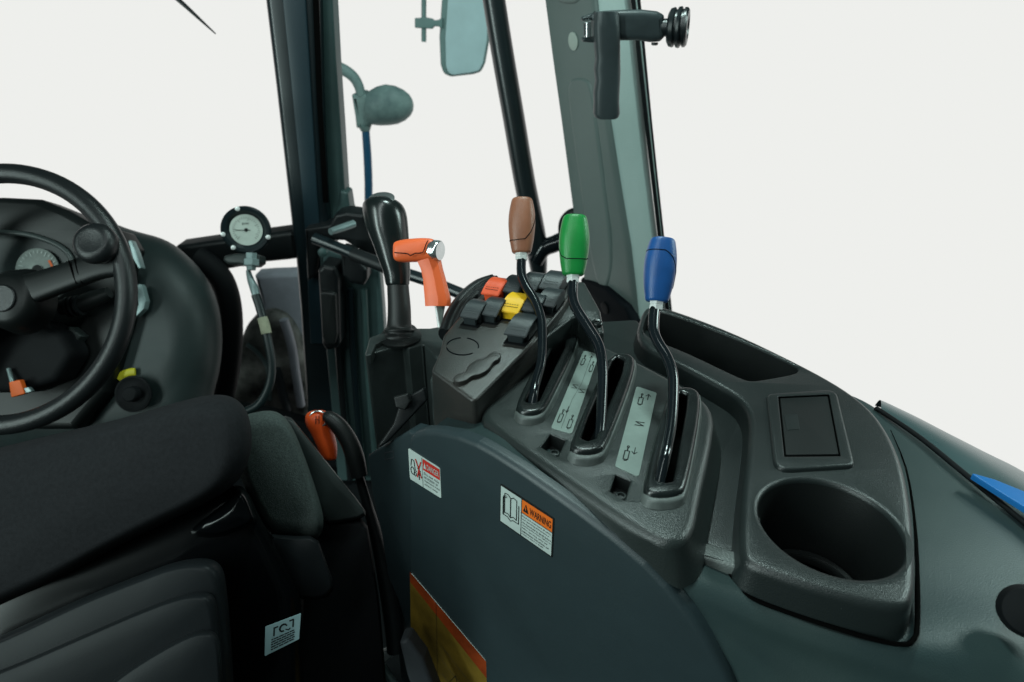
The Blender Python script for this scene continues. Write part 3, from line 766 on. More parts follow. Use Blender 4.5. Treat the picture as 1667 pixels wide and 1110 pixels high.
d.stroke('ink', [(0.12 + .06 * math.cos(a), 0.36 + .12 * math.sin(a)) for a in [k * math.pi / 5 for k in range(10)]], 0.0010, closed=True)
d.stroke('ink', [(0.2 + .035 * math.cos(a), 0.30 + .07 * math.sin(a)) for a in [k * math.pi / 5 for k in range(10)]], 0.0008, closed=True)
d.stroke('ink', [(0.07, 0.5), (0.1, 0.72), (0.18, 0.72), (0.2, 0.48), (0.24, 0.4)], 0.0009)
d.build('danger_sticker', 'small white sticker with red danger band', wl, r=0.06)
d = wdec([(814, 848), (900, 908), (903, 843), (815, 786)])
d.poly('ink', [(0.003, 0.01), (0.997, 0.01), (0.997, 0.99), (0.003, 0.99)], h=0.0005)
d.poly('paper', [(0.02, 0.04), (0.41, 0.04), (0.41, 0.96), (0.02, 0.96)], h=0.0007)
d.poly('paper', [(0.425, 0.04), (0.975, 0.04), (0.975, 0.62), (0.425, 0.62)], h=0.0007)
d.poly('lorange', [(0.425, 0.64), (0.975, 0.64), (0.975, 0.96), (0.425, 0.96)], h=0.0007)
d.text('ink', 'WARNING', 0.57, 0.71, 0.955, 0.88, h=0.001, bold=0.008)
d.poly('ink', [(0.45, 0.70), (0.55, 0.70), (0.50, 0.90)], h=0.001)
d.stroke('lorange', [(0.50, 0.76), (0.50, 0.84)], 0.0007, h=0.0013)
for k, (a, b) in enumerate([('Read and understand all safety', .96), ('and operating instructions in', .93), ('the manual and on decals before', .96), ('operating the tractor. Failure to', .96), ('follow operating, safety and', .90), ('maintenance instructions can', .93), ('result in injury or death.', .84)]):
    d.text('ink', a, 0.44, 0.535 - k * .075, b, 0.585 - k * .075, h=0.001, bold=0.0)
for s_ in (0, 1):   # open book
    o = 0.02 * s_
    d.stroke('ink', [(0.08 - o * .6, 0.30 - o), (0.08 - o * .6, 0.76 - o * 2), (0.14, 0.80 - o * 2)], 0.0008, h=0.001)
d.stroke('ink', [(0.10, 0.34), (0.10, 0.84), (0.16, 0.86), (0.215, 0.80), (0.27, 0.86), (0.33, 0.84), (0.33, 0.34), (0.27, 0.37), (0.215, 0.31), (0.16, 0.37)], 0.0009, h=0.001, closed=True)
d.stroke('ink', [(0.215, 0.80), (0.215, 0.31)], 0.0009, h=0.0012)
d.stroke('ink', [(0.07, 0.28), (0.16, 0.28), (0.215, 0.22), (0.27, 0.28), (0.37, 0.28), (0.37, 0.74)], 0.0009, h=0.001)
d.build('warning_sticker', 'white and orange sticker with open book and warning text', wl, r=0.07, m='ink')
# big worn yellow decal low on the wall
d = wdec([(672, 1190), (800, 1330), (792, 1076), (668, 930)])
d.poly('dred', [(0, 0.95), (1, 0.91), (1, 1), (0, 1)], h=0.0006)
d.poly('dyellow', [(0, 0.0), (1, 0.0), (1, 0.91), (0, 0.95)], h=0.0006)
d.stroke('ink', [(0.36, 0), (0.36, 1)], 0.0006)
for k in range(7):
    d.stroke('inkgrey', [(0.42, 0.80 - k * .08), (0.9, 0.77 - k * .08)], 0.0005)
d.stroke('ink', [(0.50, 0.62), (0.60, 0.72), (0.68, 0.60), (0.75, 0.66)], 0.0008, h=0.0011)
d.build('worn_decal', 'large worn yellow decal with red upper band', wl, r=0.01)

# window seal, outer fender, blue body
seal = tube('window_seal', [Z(x, y, -0.39) for x, y in [(1426, 664), (1440, 673), (1500, 714), (1580, 779), (1667, 850), (1800, 960)]], 0.0032, M['blackmat'], base=Z(1500, 716, -0.39), n=14, asp=0.7)
tag(seal, 'black rubber window seal running along the outer edge of the wheel arch', 'seal')
of_px = [((1434, 670), (1424, 660)), ((1452, 681), (1447, 668)), ((1500, 713), (1500, 690)), ((1580, 777), (1600, 735)), ((1667, 847), (1667, 768)), ((1800, 960), (1800, 850))]
ring = []
for a, b in of_px:
    p = Z(*a, -0.394); q = Z(*b, -0.44)
    ring.append([p.lerp(q, t / 8) + V((0, 0, 0.012 * math.sin(math.pi * t / 8))) for t in range(9)])
rows = []
for j in range(9): rows.append(catmull([r[j] for r in ring], 6))
rows = list(map(list, zip(*rows)))
of = loft('outer_fender', rows, M['outer'], base=Z(1560, 740, -0.44), closed=False, caps=False, sharp=None)
tag(of, 'glossy dark teal outer fender seen beyond the window seal', 'fender')
NBp = lambda x, y: Z(x, y, -0.415)
bb = px_slab('body_panel', [(1578, 768), (1620, 780), (1667, 799), (1760, 838), (1760, 890), (1667, 824), (1625, 798)], lambda x, y: Z(x, y, -0.378), NZ, 0.006, M['tractorblue'], base=Z(1660, 815, -0.38), r=0.001, smooth=('f', 0.002))
tag(bb, 'bright blue painted strip of tractor body beyond the window seal', 'body panel')
kn = lathe('rubber_stop', D(1668, 992, 0.44), V((-0.5, -0.6, 0.6)), [(0, 0.014), (0.006, 0.017), (0.012, 0.018), (0.018, 0.015), (0.02, 0.009), (0.021, 0.001)], M['blackmat'], base=D(1668, 992, 0.44), n=36)
tag(kn, 'round black rubber stop at the right edge of the wheel arch', 'rubber stop')

# ================================================================== CAB POSTS AND FRAME
YF = 1.2
NY = V((0, -1, 0))
def yl(y): return lambda px, py: Y(px, py, y)
post = thing('cab_post', 'thick glossy black upright cab post left of the signal lamp', 'post', Y(510, 720, YF))
px_slab('post_body', [(427, -25), (406, -200), (514, -200), (517, -25), (523, 200), (530, 330), (541, 430), (560, 720), (502, 720), (487, 500), (478, 400), (474, 377), (447, 140)], yl(YF), NY, 0.06, M['post'], post, r=0.012, smooth=('f', 0.003))
px_slab('post_strip', [(457, -25), (437, -200), (482, -200), (496, -25), (507, 160), (517, 330), (524, 430), (530, 560), (505, 560), (499, 430), (493, 330), (474, 140)], yl(YF - 0.004), NY, 0.012, M['strip'], post, r=0.002, smooth=('f', 0.003))
px_slab('outer_strip', [(518, -25), (510, -200), (528, -200), (540, -25), (547, 100), (554, 200), (562, 323), (570, 380), (533, 380), (526, 200)], yl(YF + 0.03), NY, 0.04, M['post2'], post, r=0.004, smooth=('f', 0.003))
px_slab('strip_groove', [(508, -25), (494, -200), (503, -200), (517, -25), (524, 180), (534, 330), (526, 330), (515, 160)], yl(YF - 0.0045), NY, 0.006, M['void'], post, r=0.001, smooth=None)
px_slab('hinge_cap', [(553, 310), (566, 314), (570, 340), (574, 352), (548, 350)], yl(YF + 0.02), NY, 0.04, M['post2'], post, r=0.004, smooth=('f', 0.006))

bar = thing('dash_cross_bar', 'black horizontal frame bar behind the pressure gauge', 'frame bar', Y(390, 420, YF))
px_slab('bar', [(284, 402), (340, 394), (474, 376), (482, 376), (484, 422), (470, 424), (430, 428), (378, 438), (330, 446), (290, 440)], yl(YF + 0.005), NY, 0.05, M['black'], bar, r=0.01, smooth=('f', 0.003))
tube('bar_gasket', [Y(x, y, YF - 0.02) for x, y in [(318, 418), (345, 436), (364, 462), (374, 500), (376, 550), (372, 600), (362, 660), (360, 720)]], 0.024, M['blackmat'], bar, n=20)

# outside bonnet piece and rubble seen below bar
hood = px_slab('engine_bonnet', [(413, 449), (440, 447), (520, 444), (540, 700), (405, 700), (418, 600), (430, 545), (426, 500)], yl(1.5), NY, 0.05, M['hood'], base=Y(460, 700, 1.5), r=0.012, smooth=('f', 0.004))
tag(hood, 'grey engine bonnet corner seen outside under the frame bar', 'bonnet')
rb = px_slab('wheel_hub', [(384, 575), (398, 530), (418, 518), (440, 512), (470, 530), (500, 600), (505, 720), (340, 720), (350, 620)], yl(1.45), NY, 0.05, M['ground'], base=Y(440, 700, 1.45), r=0.02, smooth=('c', 2))
tag(rb, 'dim mottled machinery seen outside behind the gauge hose', 'machinery')
for pts, mm, ww in (([(402, 560), (420, 575), (436, 600), (440, 650)], 'silver', .006), ([(462, 520), (474, 560), (482, 610), (490, 660)], 'hood', .012), ([(450, 600), (460, 640), (468, 668)], 'trimgrey', .012)):
    tube('casting_rib', [Y(x, y, 1.44) for x, y in pts], ww, M[mm], rb, n=12)

# door panel below the tube and latch blocks
dp = thing('door_panel', 'teal metal door panel with black latch blocks below the grab tube', 'door panel', Y(570, 740, 1.12))
px_slab('panel_sheet', [(520, 400), (600, 430), (618, 440), (623, 500), (627, 560), (640, 640), (650, 900), (560, 900), (535, 620), (522, 480)], yl(1.16), NY, 0.03, M['doorp'], dp, r=0.006, smooth=('f', 0.004))
for x0, x1, w in ((545, 562, 'black'), (570, 583, 'post'), (592, 606, 'post2')):
    tube('panel_rib', [Y(x0, 470, 1.145), Y((x0 + x1) / 2 + 1, 620, 1.145), Y(x1 + 8, 780, 1.145)], 0.007, M[w], dp, n=12)
lb = px_slab('latch_block', [(517, 440), (524, 432), (545, 436), (551, 450), (554, 560), (548, 568), (530, 572), (524, 560)], yl(1.10), NY, 0.05, M['black'], dp, r=0.008, smooth=('f', 0.006))
px_slab('latch_cover', [(520, 474), (546, 478), (549, 545), (545, 562), (530, 562), (524, 550)], yl(1.09), NY, 0.02, M['rubber'], dp, r=0.005, smooth=('f', 0.008))
px_slab('latch_block', [(553, 405), (572, 412), (598, 440), (598, 456), (592, 466), (570, 462), (556, 450)], yl(1.11), NY, 0.04, M['black'], dp, r=0.008, smooth=('f', 0.006))

gt = thing('grab_tube', 'glossy dark tube running from the post bracket down behind the levers', 'grab rail', Y(600, 430, 1.08))
tube('rail', [D(x, y, d_) for x, y, d_ in [(512, 388, 1.13), (560, 407, 1.12), (624, 433, 1.10), (700, 458, 1.08), (760, 482, 1.06)]], 0.0105, M['post'], gt, n=20, sub=3)
tube('rail_sleeve', [D(x, y, d_) for x, y, d_ in [(574, 413, 1.117), (600, 423, 1.108), (628, 434, 1.097)]], 0.0125, M['black'], gt, n=20, sub=2)
tube('upper_bar', [D(538, 377, 1.10), D(556, 371, 1.12), D(576, 364, 1.14)], [0.006, 0.007, 0.007], M['silver'], gt, n=16, sub=2)
px_slab('post_bracket', [(496, 372), (536, 366), (545, 350), (562, 346), (592, 350), (600, 365), (640, 395), (630, 420), (598, 415), (560, 392), (520, 392), (512, 450), (500, 460)], yl(1.17), NY, 0.05, M['black'], gt, r=0.006, smooth=('f', 0.004))
lathe('bracket_bolt', Y(526, 410, 1.13), NY, [(0, 0.009), (0.006, 0.009), (0.008, 0.006), (0.009, 0.001)], M['post2'], gt, n=20)

# thin slanted tube post
tp = thing('window_tube', 'slim glossy black slanted tube behind the brown knob', 'window frame', Y(876, 452, 1.3))
def tpp(t): return (804 - 4 + (866 - 800) * t, -20 + (375 + 20) * t)
tube('tube_post', [Y(x, y, 1.3) for x, y in [(773, -200), (801, -20), (817, 80), (836, 190), (853, 290), (865, 350), (873, 400), (878, 450)]], [0.0205, 0.021, 0.0215, 0.022, 0.0225, 0.023, 0.024, 0.017], M['tubep'], tp, n=28, sub=4)
tube('tube_arm', [Y(x, y, 1.29) for x, y in [(872, 425), (884, 405), (905, 396), (940, 380)]], [0.018, 0.019, 0.019, 0.02], M['gloss'], tp, n=20)
tube('hinge_loop', [Y(x, y, 1.28) for x, y in [(950, 345), (930, 348), (918, 362), (918, 385), (925, 400)]], 0.011, M['black'], tp, n=16)

# right rear pillar
pil = thing('rear_pillar', 'wide grey-green rear cab pillar with pressed recess beside the blue knob', 'pillar', Y(1010, 560, 1.1))
def prof_at(py, xl, xm, xr):
    L0, L1, L2 = Y(xl, py, 1.24), Y(xm, py, 1.10), Y(xr, py, 1.16)
    pts = [L0 + V((0.004, 0.02, 0)), L0]
    for k in range(7):
        t = k / 6; a = L1.lerp(L0, .12); b = L1.lerp(L2, .16)
        pts.append(a * (1 - t) ** 2 + L1 * 2 * t * (1 - t) + b * t * t)
    pts += [L2, L2 + V((0.0, 0.05, 0)), L0 + V((0.03, 0.07, 0))]
    return pts
rows = [(-200, 857, 945, 998), (-30, 884, 968, 1023), (100, 901, 981, 1038), (200, 915, 993, 1049), (300, 928, 1009, 1060), (400, 941, 1026, 1072), (470, 955, 1034, 1080), (540, 985, 1040, 1090), (590, 1000, 1045, 1096)]
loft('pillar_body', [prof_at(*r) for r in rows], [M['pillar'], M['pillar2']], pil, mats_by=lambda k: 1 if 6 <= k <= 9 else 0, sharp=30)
def seal_line(x0, x1, x2, y_, r_, m_, nm):
    return tube(nm, [Y(x, y, y_) for x, y in [(x0 - 24, -200), (x0, -30), (x1, 200), (x2, 400), (x2 + 17, 560)]], r_, M[m_], pil, n=12, sub=3)
seal_line(1027, 1052.5, 1075.5, 1.15, 0.0038, 'blackmat', 'glass_seal')
seal_line(1032, 1056.5, 1078, 1.152, 0.0016, 'pillar2', 'seal_bead')
seal_line(1036, 1058.5, 1080, 1.155, 0.0036, 'blackmat', 'glass_seal')
f1n = (Y(884, -30, 1.24) - Y(968, -30, 1.10)).cross(Y(941, 400, 1.24) - Y(884, -30, 1.24)).normalized()
if f1n.y > 0: f1n = -f1n
f1p = Y(930, 200, 1.24).lerp(Y(993, 200, 1.10), (930 - 915) / (993 - 915) * .93)
f1 = lambda x, y: PL(x, y, f1p, f1n)
def psurf(x, y, h=0.0):
    for ra, rb in zip(rows[:-1], rows[1:]):
        if ra[0] <= y <= rb[0]: break
    t = (y - ra[0]) / (rb[0] - ra[0])
    L0 = Y(ra[1], ra[0], 1.24).lerp(Y(rb[1], rb[0], 1.24), t); L1 = Y(ra[2], ra[0], 1.10).lerp(Y(rb[2], rb[0], 1.10), t)
    up = (Y(rb[1], rb[0], 1.24) - Y(ra[1], ra[0], 1.24)); n_ = (L1 - L0).cross(up).normalized()
    if n_.y > 0: n_ = -n_
    return PL(x, y, L0, n_) + n_ * h
def drape(name, px, h, m, parent, it=2, edge=0.88, ctr=None):
    q2 = chaikin([V(p) for p in px], it); c = V(ctr) if ctr else sum(q2, V((0, 0))) / len(q2)
    ins = offs(q2 if area2(q2) > 0 else q2[::-1], 0)
    q2 = ins
    rings = []
    for o_, hh in ((0, -0.003), (0, 0.0), (1.2, h * .5), (2.6, h * .9), (4.2, h)):
        rings.append([psurf(q.x, q.y, hh) for q in offs(q2, o_)])
    bm = bmesh.new(); vr = [[bm.verts.new(p) for p in r] for r in rings]; n = len(q2)
    for a_, b_ in zip(vr[:-1], vr[1:]):
        for k in range(n):
            f = bm.faces.new((a_[k], a_[(k + 1) % n], b_[(k + 1) % n], b_[k])); f.smooth = True
    for t in tessellate_polygon([[V((q.x, q.y, 0)) for q in offs(q2, 4.2)]]):
        bm.faces.new([vr[-1][i] for i in t])
    bmesh.ops.recalc_face_normals(bm, faces=bm.faces)
    return link(name, bm, m, parent, sharp=None)
lean = 0.14
drape('pressed_panel', [(924, 150), (928, 132), (936, 127), (952, 127), (962, 134), (968, 160), (985, 300), (1000, 420), (990, 470), (975, 470), (962, 420), (944, 300)], 0.003, M['pillar'], pil)
drape('pressed_panel', [(902, -28), (905, -5), (915, 6), (938, 6), (946, -3), (942, -28)], 0.003, M['pillar'], pil, it=1)
pcp = psurf(934, 67, 0.0005); pcn = (psurf(934, 67, 1) - psurf(934, 67, 0)).normalized()
lathe('round_plug', pcp, pcn, [(0, 0.0145), (0.0015, 0.0145), (0.0022, 0.0125), (0.0022, 0.0005)], M['plug'], pil, n=30)
px_slab('pillar_foot_shade', [(942, 452), (955, 455), (985, 468), (1018, 500), (1030, 528), (1034, 560), (985, 560), (955, 500)], lambda x, y: PL(x, y, f1p + f1n * 0.012, f1n), f1n, 0.02, M['groove'], pil, r=0.008, smooth=('f', 0.01))  # black slab standing in for the shade at the pillar foot
lathe('foot_plug', PL(985, 501, f1p + f1n * 0.013, f1n), f1n, [(0, 0.013), (0.002, 0.013), (0.003, 0.01), (0.002, 0.001)], M['blackmat'], pil, n=24)

# clamp bracket on pillar
cl = thing('clamp_bracket', 'black plastic clamp with finger-grip handle and ribbed knob on the rear pillar', 'clamp', Y(988, 190, 0.98))
YC = 1.0
px_slab('clamp_arm', [(958, 24), (976, 18), (1010, 16), (1045, 15), (1072, 18), (1083, 24), (1084, 60), (1076, 68), (1060, 69), (1040, 66), (1012, 66), (985, 70), (968, 66), (966, 30)], yl(YC), NY, 0.03, M['clamp'], cl, r=0.009, smooth=('f', 0.006), seg=6)
axis = [(987, 20, 20), (987, 45, 21.5), (988, 75, 21), (989, 95, 20), (988, 112, 21.5), (989, 130, 20), (987, 150, 21), (987, 165, 20.5), (987, 184, 21.5), (987, 190, 19)]
P_ = []
rings = []
for x, y, w in [(987, 19, 17)] + axis + [(987, 192, 15)]:
    c = Y(x, y, YC + 0.002); sc_ = c.dot(F) / FPX; rg = []
    for k in range(28):
        t = 2 * math.pi * k / 28; cc_, ss_ = math.cos(t), math.sin(t); e = 2 / 3.2
        rg.append(c + RT * math.copysign(abs(cc_) ** e, cc_) * w * sc_ + V((0, 1, 0)) * math.copysign(abs(ss_) ** e, ss_) * 0.016)
    rings.append(rg)
loft('grip_handle', rings, M['clamp'], cl)
px_slab('clip_jaw', [(947, 28), (958, 24), (975, 20), (975, 32), (960, 33), (948, 34)], yl(YC + 0.004), NY, 0.02, M['clamp'], cl, r=0.003, smooth=('f', 0.002))
px_slab('clip_jaw', [(948, 62), (962, 60), (975, 60), (975, 70), (958, 69), (949, 68)], yl(YC + 0.004), NY, 0.02, M['clamp'], cl, r=0.003, smooth=('f', 0.002))
tube('clip_pin', [Y(957, 36, YC), Y(957, 60, YC)], 0.005, M['chrome'], cl, n=16, sub=1)
px_slab('clip_link', [(951, 37), (955, 37), (955, 58), (951, 58)], yl(YC - 0.003), NY, 0.01, M['knobdark'], cl, r=0.001, smooth=('f', 0.001))
lathe('clamp_knob', Y(1076, 45, YC + 0.012), V((1, -0.35, 0.02)), [(0, 0.012), (0.010, 0.012), (0.010, 0.020), (0.013, 0.025), (0.018, 0.0265), (0.020, 0.0255), (0.0205, 0.0235), (0.023, 0.0235), (0.0235, 0.0265), (0.027, 0.0275), (0.029, 0.0265), (0.0295, 0.024), (0.032, 0.024), (0.0325, 0.0262), (0.036, 0.0262), (0.0385, 0.0235), (0.039, 0.016), (0.0365, 0.013), (0.0365, 0.0005)], M['knobdark'], cl, n=44)
lathe('clamp_screw', Y(1066, 69, YC + 0.01), V((0, 0, -1)), [(0, 0.005), (0.003, 0.005), (0.004, 0.003), (0.004, 0.0005)], M['knobdark'], cl, n=16)

# door mirror and signal lamp outside
mr = thing('door_mirror', 'pale teal door mirror with round-cornered frame hanging from a thin rod', 'mirror', Y(690, 60, 1.9))
YM = 1.9
px_slab('mirror_housing', [(724, -160), (719, 0), (715, 60), (717, 105), (722, 120), (734, 125), (770, 121), (783, 117), (789, 104), (796, 65), (796, -160)], yl(YM), NY, 0.06, M['mirrorframe'], mr, r=0.006, smooth=('f', 0.02))
px_slab('mirror_face', [(734, -155), (729, 0), (725, 62), (726, 108), (730, 119), (738, 122), (768, 118), (780, 115), (786, 103), (793, 65), (793, -155)], yl(YM - 0.004), NY, 0.006, M['mirror'], mr, r=0.002, smooth=('f', 0.016))
tube('mirror_rod', [Y(690, -200, YM), Y(690, 68, YM)], 0.0068, M['mirrorframe'], mr, n=14, sub=1)
px_slab('mirror_clamp', [(675, 29), (684, 29), (686, 27), (702, 30), (706, 33), (714, 32), (720, 28), (720, 48), (714, 43), (706, 43), (703, 47), (684, 46), (675, 45)], yl(YM - 0.01), NY, 0.03, M['mirrorframe'], mr, r=0.003, smooth=('f', 0.003))

sg = thing('signal_lamp', 'teal-grey signal lamp with rounded head on a curved arm and blue stalk', 'signal lamp', Y(601, 330, 1.7))
YS = 1.7
tube('lamp_arm', [Y(x, y, YS) for x, y in [(515, 104), (540, 107), (560, 114), (575, 125), (584, 140), (588, 156)]], [0.016, 0.0155, 0.0145, 0.0135, 0.0125, 0.012], M['signal'], sg, n=18)
px_slab('lamp_body', [(571, 154), (580, 152), (588, 150), (596, 153), (605, 152), (615, 150), (615, 196), (606, 202), (600, 208), (590, 211), (579, 209), (577, 190)], yl(YS - 0.01), NY, 0.06, M['signal'], sg, r=0.012, smooth=('f', 0.006))
rings = []
for x, cy, h in [(598, 176, 20), (606, 175, 26), (616, 173, 29), (630, 171, 30.5), (645, 171, 28.5), (658, 171, 23), (667, 171, 16), (671.5, 171, 9), (673, 171, 3)]:
    c = Y(x, cy, YS); s_ = c.dot(F) / FPX
    rings.append([c + V((0, 0, 1)) * math.cos(2 * math.pi * k / 28) * h * s_ * 1.03 + V((0, 1, 0)) * math.sin(2 * math.pi * k / 28) * h * s_ * .8 for k in range(28)])
loft('lamp_head', rings, M['signal'], sg)
tube('lamp_stalk', [Y(595, 208, YS), Y(598, 250, YS), Y(600, 300, YS), Y(600, 345, YS), Y(603, 600, YS)], [0.0102, 0.011, 0.0112, 0.0112, 0.0112], M['bluerod'], sg, n=14, sub=2)
tube('stalk_collar', [Y(594, 205, YS), Y(595, 213, YS)], [0.017, 0.012], M['signal'], sg, n=16, sub=1)  # tapered ring in housing colour where the stalk meets the lamp

# wiper arm top left
wp = tube('wiper_blade', [Y(x, y, 1.4) for x, y in [(150, -120), (220, -60), (270, -18), (300, 8), (325, 31), (351, 55)]], [0.010, 0.009, 0.008, 0.0065, 0.0045, 0.002], M['black'], base=Y(300, 8, 1.4), n=10, sub=3, asp=0.6)
tag(wp, 'thin black wiper blade end pointing down from the top edge', 'wiper')

# ================================================================== PRESSURE GAUGE
pg = thing('pressure_gauge', 'round black pressure gauge with white dial clipped to the frame bar', 'gauge', D(402, 420, 1.10))
gn = (TOC + V((0.25, 0, -0.25))).normalized(); gc = D(401, 374, 1.10)
body = lathe('gauge_case', gc + -gn * 0.03, gn, [(0, 0.036), (0.01, 0.040), (0.024, 0.0405), (0.028, 0.042), (0.034, 0.042), (0.037, 0.039), (0.0365, 0.034), (0.033, 0.031), (0.031, 0.029), (0.030, 0.0005)], M['post'], pg, n=48)
dl = lathe('dial', gc + gn * 0.0005, gn, [(0, 0.0275), (0.0012, 0.0275), (0.0013, 0.0005)], M['dial'], body, n=44)
U_, W_, _ = frame(gn)
d = Decal(*[gc + gn * 0.002 + U_ * a + W_ * b for a, b in [(-.027, -.027), (.027, -.027), (.027, .027), (-.027, .027)]], gn)
for k in range(28):
    a = math.radians(225 - k * 10); r0, r1 = 0.42, (0.36 if k % 5 else 0.31)
    d.stroke('ink', [(0.5 + r0 * math.cos(a), 0.5 + r0 * math.sin(a)), (0.5 + r1 * math.cos(a), 0.5 + r1 * math.sin(a))], 0.0006)
d.stroke('ink', [(0.18, 0.50), (0.62, 0.49)], 0.0012)
d.poly('ink', [(0.5 + .06 * math.cos(k * math.pi / 5), 0.5 + .06 * math.sin(k * math.pi / 5)) for k in range(10)], h=0.0012)
d.text('ink', 'psi', 0.40, 0.66, 0.60, 0.76)
for k, b in d.bms.items(): link('dial_print', b, M[k], dl, sharp=None)
for k, ang in enumerate((105, 190, 232, 340)):
    a = math.radians(ang)
    lathe('rim_screw', gc + gn * 0.006 + (U_ * math.cos(a) + W_ * math.sin(a)) * 0.0385, gn, [(0, 0.0042), (0.002, 0.004), (0.003, 0.002), (0.0032, 0.0004)], M['zinc'], body, n=14)
px_slab('gauge_clip', [(364, 416), (380, 412), (400, 412), (422, 414), (422, 426), (414, 432), (402, 432), (390, 430), (370, 430), (362, 424)], lambda x, y: D(x, y, 1.10), TOC, 0.03, M['boxp'], pg, r=0.005, smooth=('f', 0.004))
lathe('brass_fitting', D(409, 412, 1.09), (D(409, 440, 1.09) - D(409, 412, 1.09)), [(0, 0.010), (0.010, 0.010), (0.011, 0.014), (0.022, 0.014), (0.023, 0.009), (0.03, 0.008)], M['silver'], pg, n=6, sharp=20)
tube('hose_fitting', [D(404, 440, 1.10), D(408, 455, 1.10), D(414, 470, 1.10), D(419, 490, 1.10)], [0.004, 0.006, 0.0075, 0.006], M['silver'], pg, n=14)
tube('gauge_hose', [D(x, y, 1.08) for x, y in [(416, 480), (423, 501), (434, 543), (442, 590), (439, 625), (424, 655), (404, 668), (380, 676)]], 0.0075, M['hose'], pg, n=16)
tube('hose_tape', [D(x, y, 1.078) for x, y in [(427, 517), (431, 530), (434, 543)]], 0.0088, M['tape'], pg, n=16)

# ================================================================== DASHBOARD COWL
cw = thing('dashboard_cowl', 'rounded dark dashboard cowl behind the steering wheel', 'dashboard', D(200, 720, 1.05))
dC = 1.02
cowl_px = [(-80, 330), (60, 345), (130, 352), (182, 362), (215, 375), (271, 389), (304, 414), (334, 446), (356, 492), (363, 548), (359, 600), (346, 645), (335, 740), (-80, 760)]
U_ = None
px_slab('cowl_body', cowl_px, lambda x, y: D(x, y, dC + 0.07), (TOC + V((0.35, 0, 0.15))).normalized(), 0.2, M['cowl'], cw, r=0.06, smooth=('f', 0.03), seg=10)
bpy.data.objects.remove([o for o in cw.children][0])
# pillow-shaped body: rings of the outline shrinking toward the operator
out2 = chaikin([V((x, y)) for x, y in cowl_px], 2)
cen = V((150, 560)); rings = []
for k in range(11):
    a = math.pi / 2 * k / 10
    s_ = 1 - 0.42 * (1 - math.cos(a)); dd_ = dC + 0.10 - 0.10 * math.sin(a)
    rings.append([D(cen.x + (q.x - cen.x) * s_, cen.y + (q.y - cen.y) * s_, dd_) for q in out2])
rings.insert(0, [D(q.x, q.y, dC + 0.22) for q in out2])
loft('cowl_body', rings, M['cowl'], cw)
tube('panel_line', [D(x, y, dC + 0.008 + o) for x, y, o in [(303, 430, .052), (303, 480, .035), (297, 530, .022), (280, 556, .012), (250, 572, .002), (215, 580, -.005)]], 0.0013, M['cowldark'], cw, n=8)
px_slab('silver_trim', [(208, 392), (213, 390), (222, 410), (230, 436), (226, 438), (216, 420)], lambda x, y: D(x, y, dC - 0.02), TOC, 0.012, M['silver'], cw, r=0.001, smooth=('f', 0.004))
px_slab('silver_trim', [(221, 466), (227, 461), (231, 466), (237, 490), (234, 503), (217, 520), (225, 495)], lambda x, y: D(x, y, dC - 0.02), TOC, 0.012, M['silver'], cw, r=0.001, smooth=('f', 0.004))
# instrument hood and cluster
hd_px = [(-80, 322), (0, 319), (60, 322), (105, 340), (150, 366), (188, 372), (205, 400), (205, 520), (170, 640), (120, 700), (-80, 700)]
px_slab('instrument_hood', hd_px, lambda x, y: D(x, y, dC - 0.03), TOC, 0.05, M['cowldark'], cw, r=0.012, smooth=('f', 0.01),
        holes=[dict(pts=[D(x, y, dC - 0.03) for x, y in [(-70, 378), (0, 378), (50, 382), (95, 398), (118, 420), (112, 470), (60, 505), (-70, 505)]], depth=0.02, r=0.005, smooth=('f', 0.02), m=M['cluster'])])
tube('cluster_bezel', [D(x, y, dC - 0.032) for x, y in [(-60, 378), (0, 378), (45, 382), (88, 396), (112, 414), (122, 440)]], 0.0042, M['boxp'], cw, n=14)
mt = lathe('meter', D(62, 440, dC - 0.014), TOC, [(0, 0.036), (0.002, 0.036), (0.003, 0.034), (0.003, 0.0005)], M['dial2'], cw, n=44)
mc = D(62, 440, dC - 0.018)
d = Decal(*[mc + RT * a + UP * b for a, b in [(-.034, -.034), (.034, -.034), (.034, .034), (-.034, .034)]], TOC)
for k in range(21):
    a = math.radians(215 - k * 12.5); r0, r1 = 0.47, (0.42 if k % 4 else 0.37)
    d.stroke('paper', [(0.5 + r0 * math.cos(a), 0.5 + r0 * math.sin(a)), (0.5 + r1 * math.cos(a), 0.5 + r1 * math.sin(a))], 0.0009)
d.stroke('lred', [(0.5, 0.5), (0.2, 0.28)], 0.005); d.stroke('keyorange', [(0.78, 0.72), (0.84, 0.6)], 0.004); d.stroke('lred', [(0.06, 0.36), (0.12, 0.2)], 0.004)
d.poly('ink', [(0.5 + .13 * math.cos(k * math.pi / 8), 0.5 + .13 * math.sin(k * math.pi / 8)) for k in range(16)], h=0.0022)
for k, b in d.bms.items(): link('meter_print', b, M[k], mt, sharp=None)
# round control with yellow mark
lathe('dash_knob', D(218, 641, dC - 0.012), TOC, [(0, 0.030), (0.003, 0.030), (0.004, 0.027), (0.001, 0.022), (0.001, 0.013), (0.012, 0.012), (0.014, 0.010), (0.0145, 0.0005)], M['blackmat'], cw, n=36)
tube('yellow_mark', [D(x, y, dC - 0.006) for x, y in [(193, 617), (200, 610), (210, 606), (220, 605)]], 0.0062, M['yellow'], cw, n=12, asp=0.35, hint=TOC)
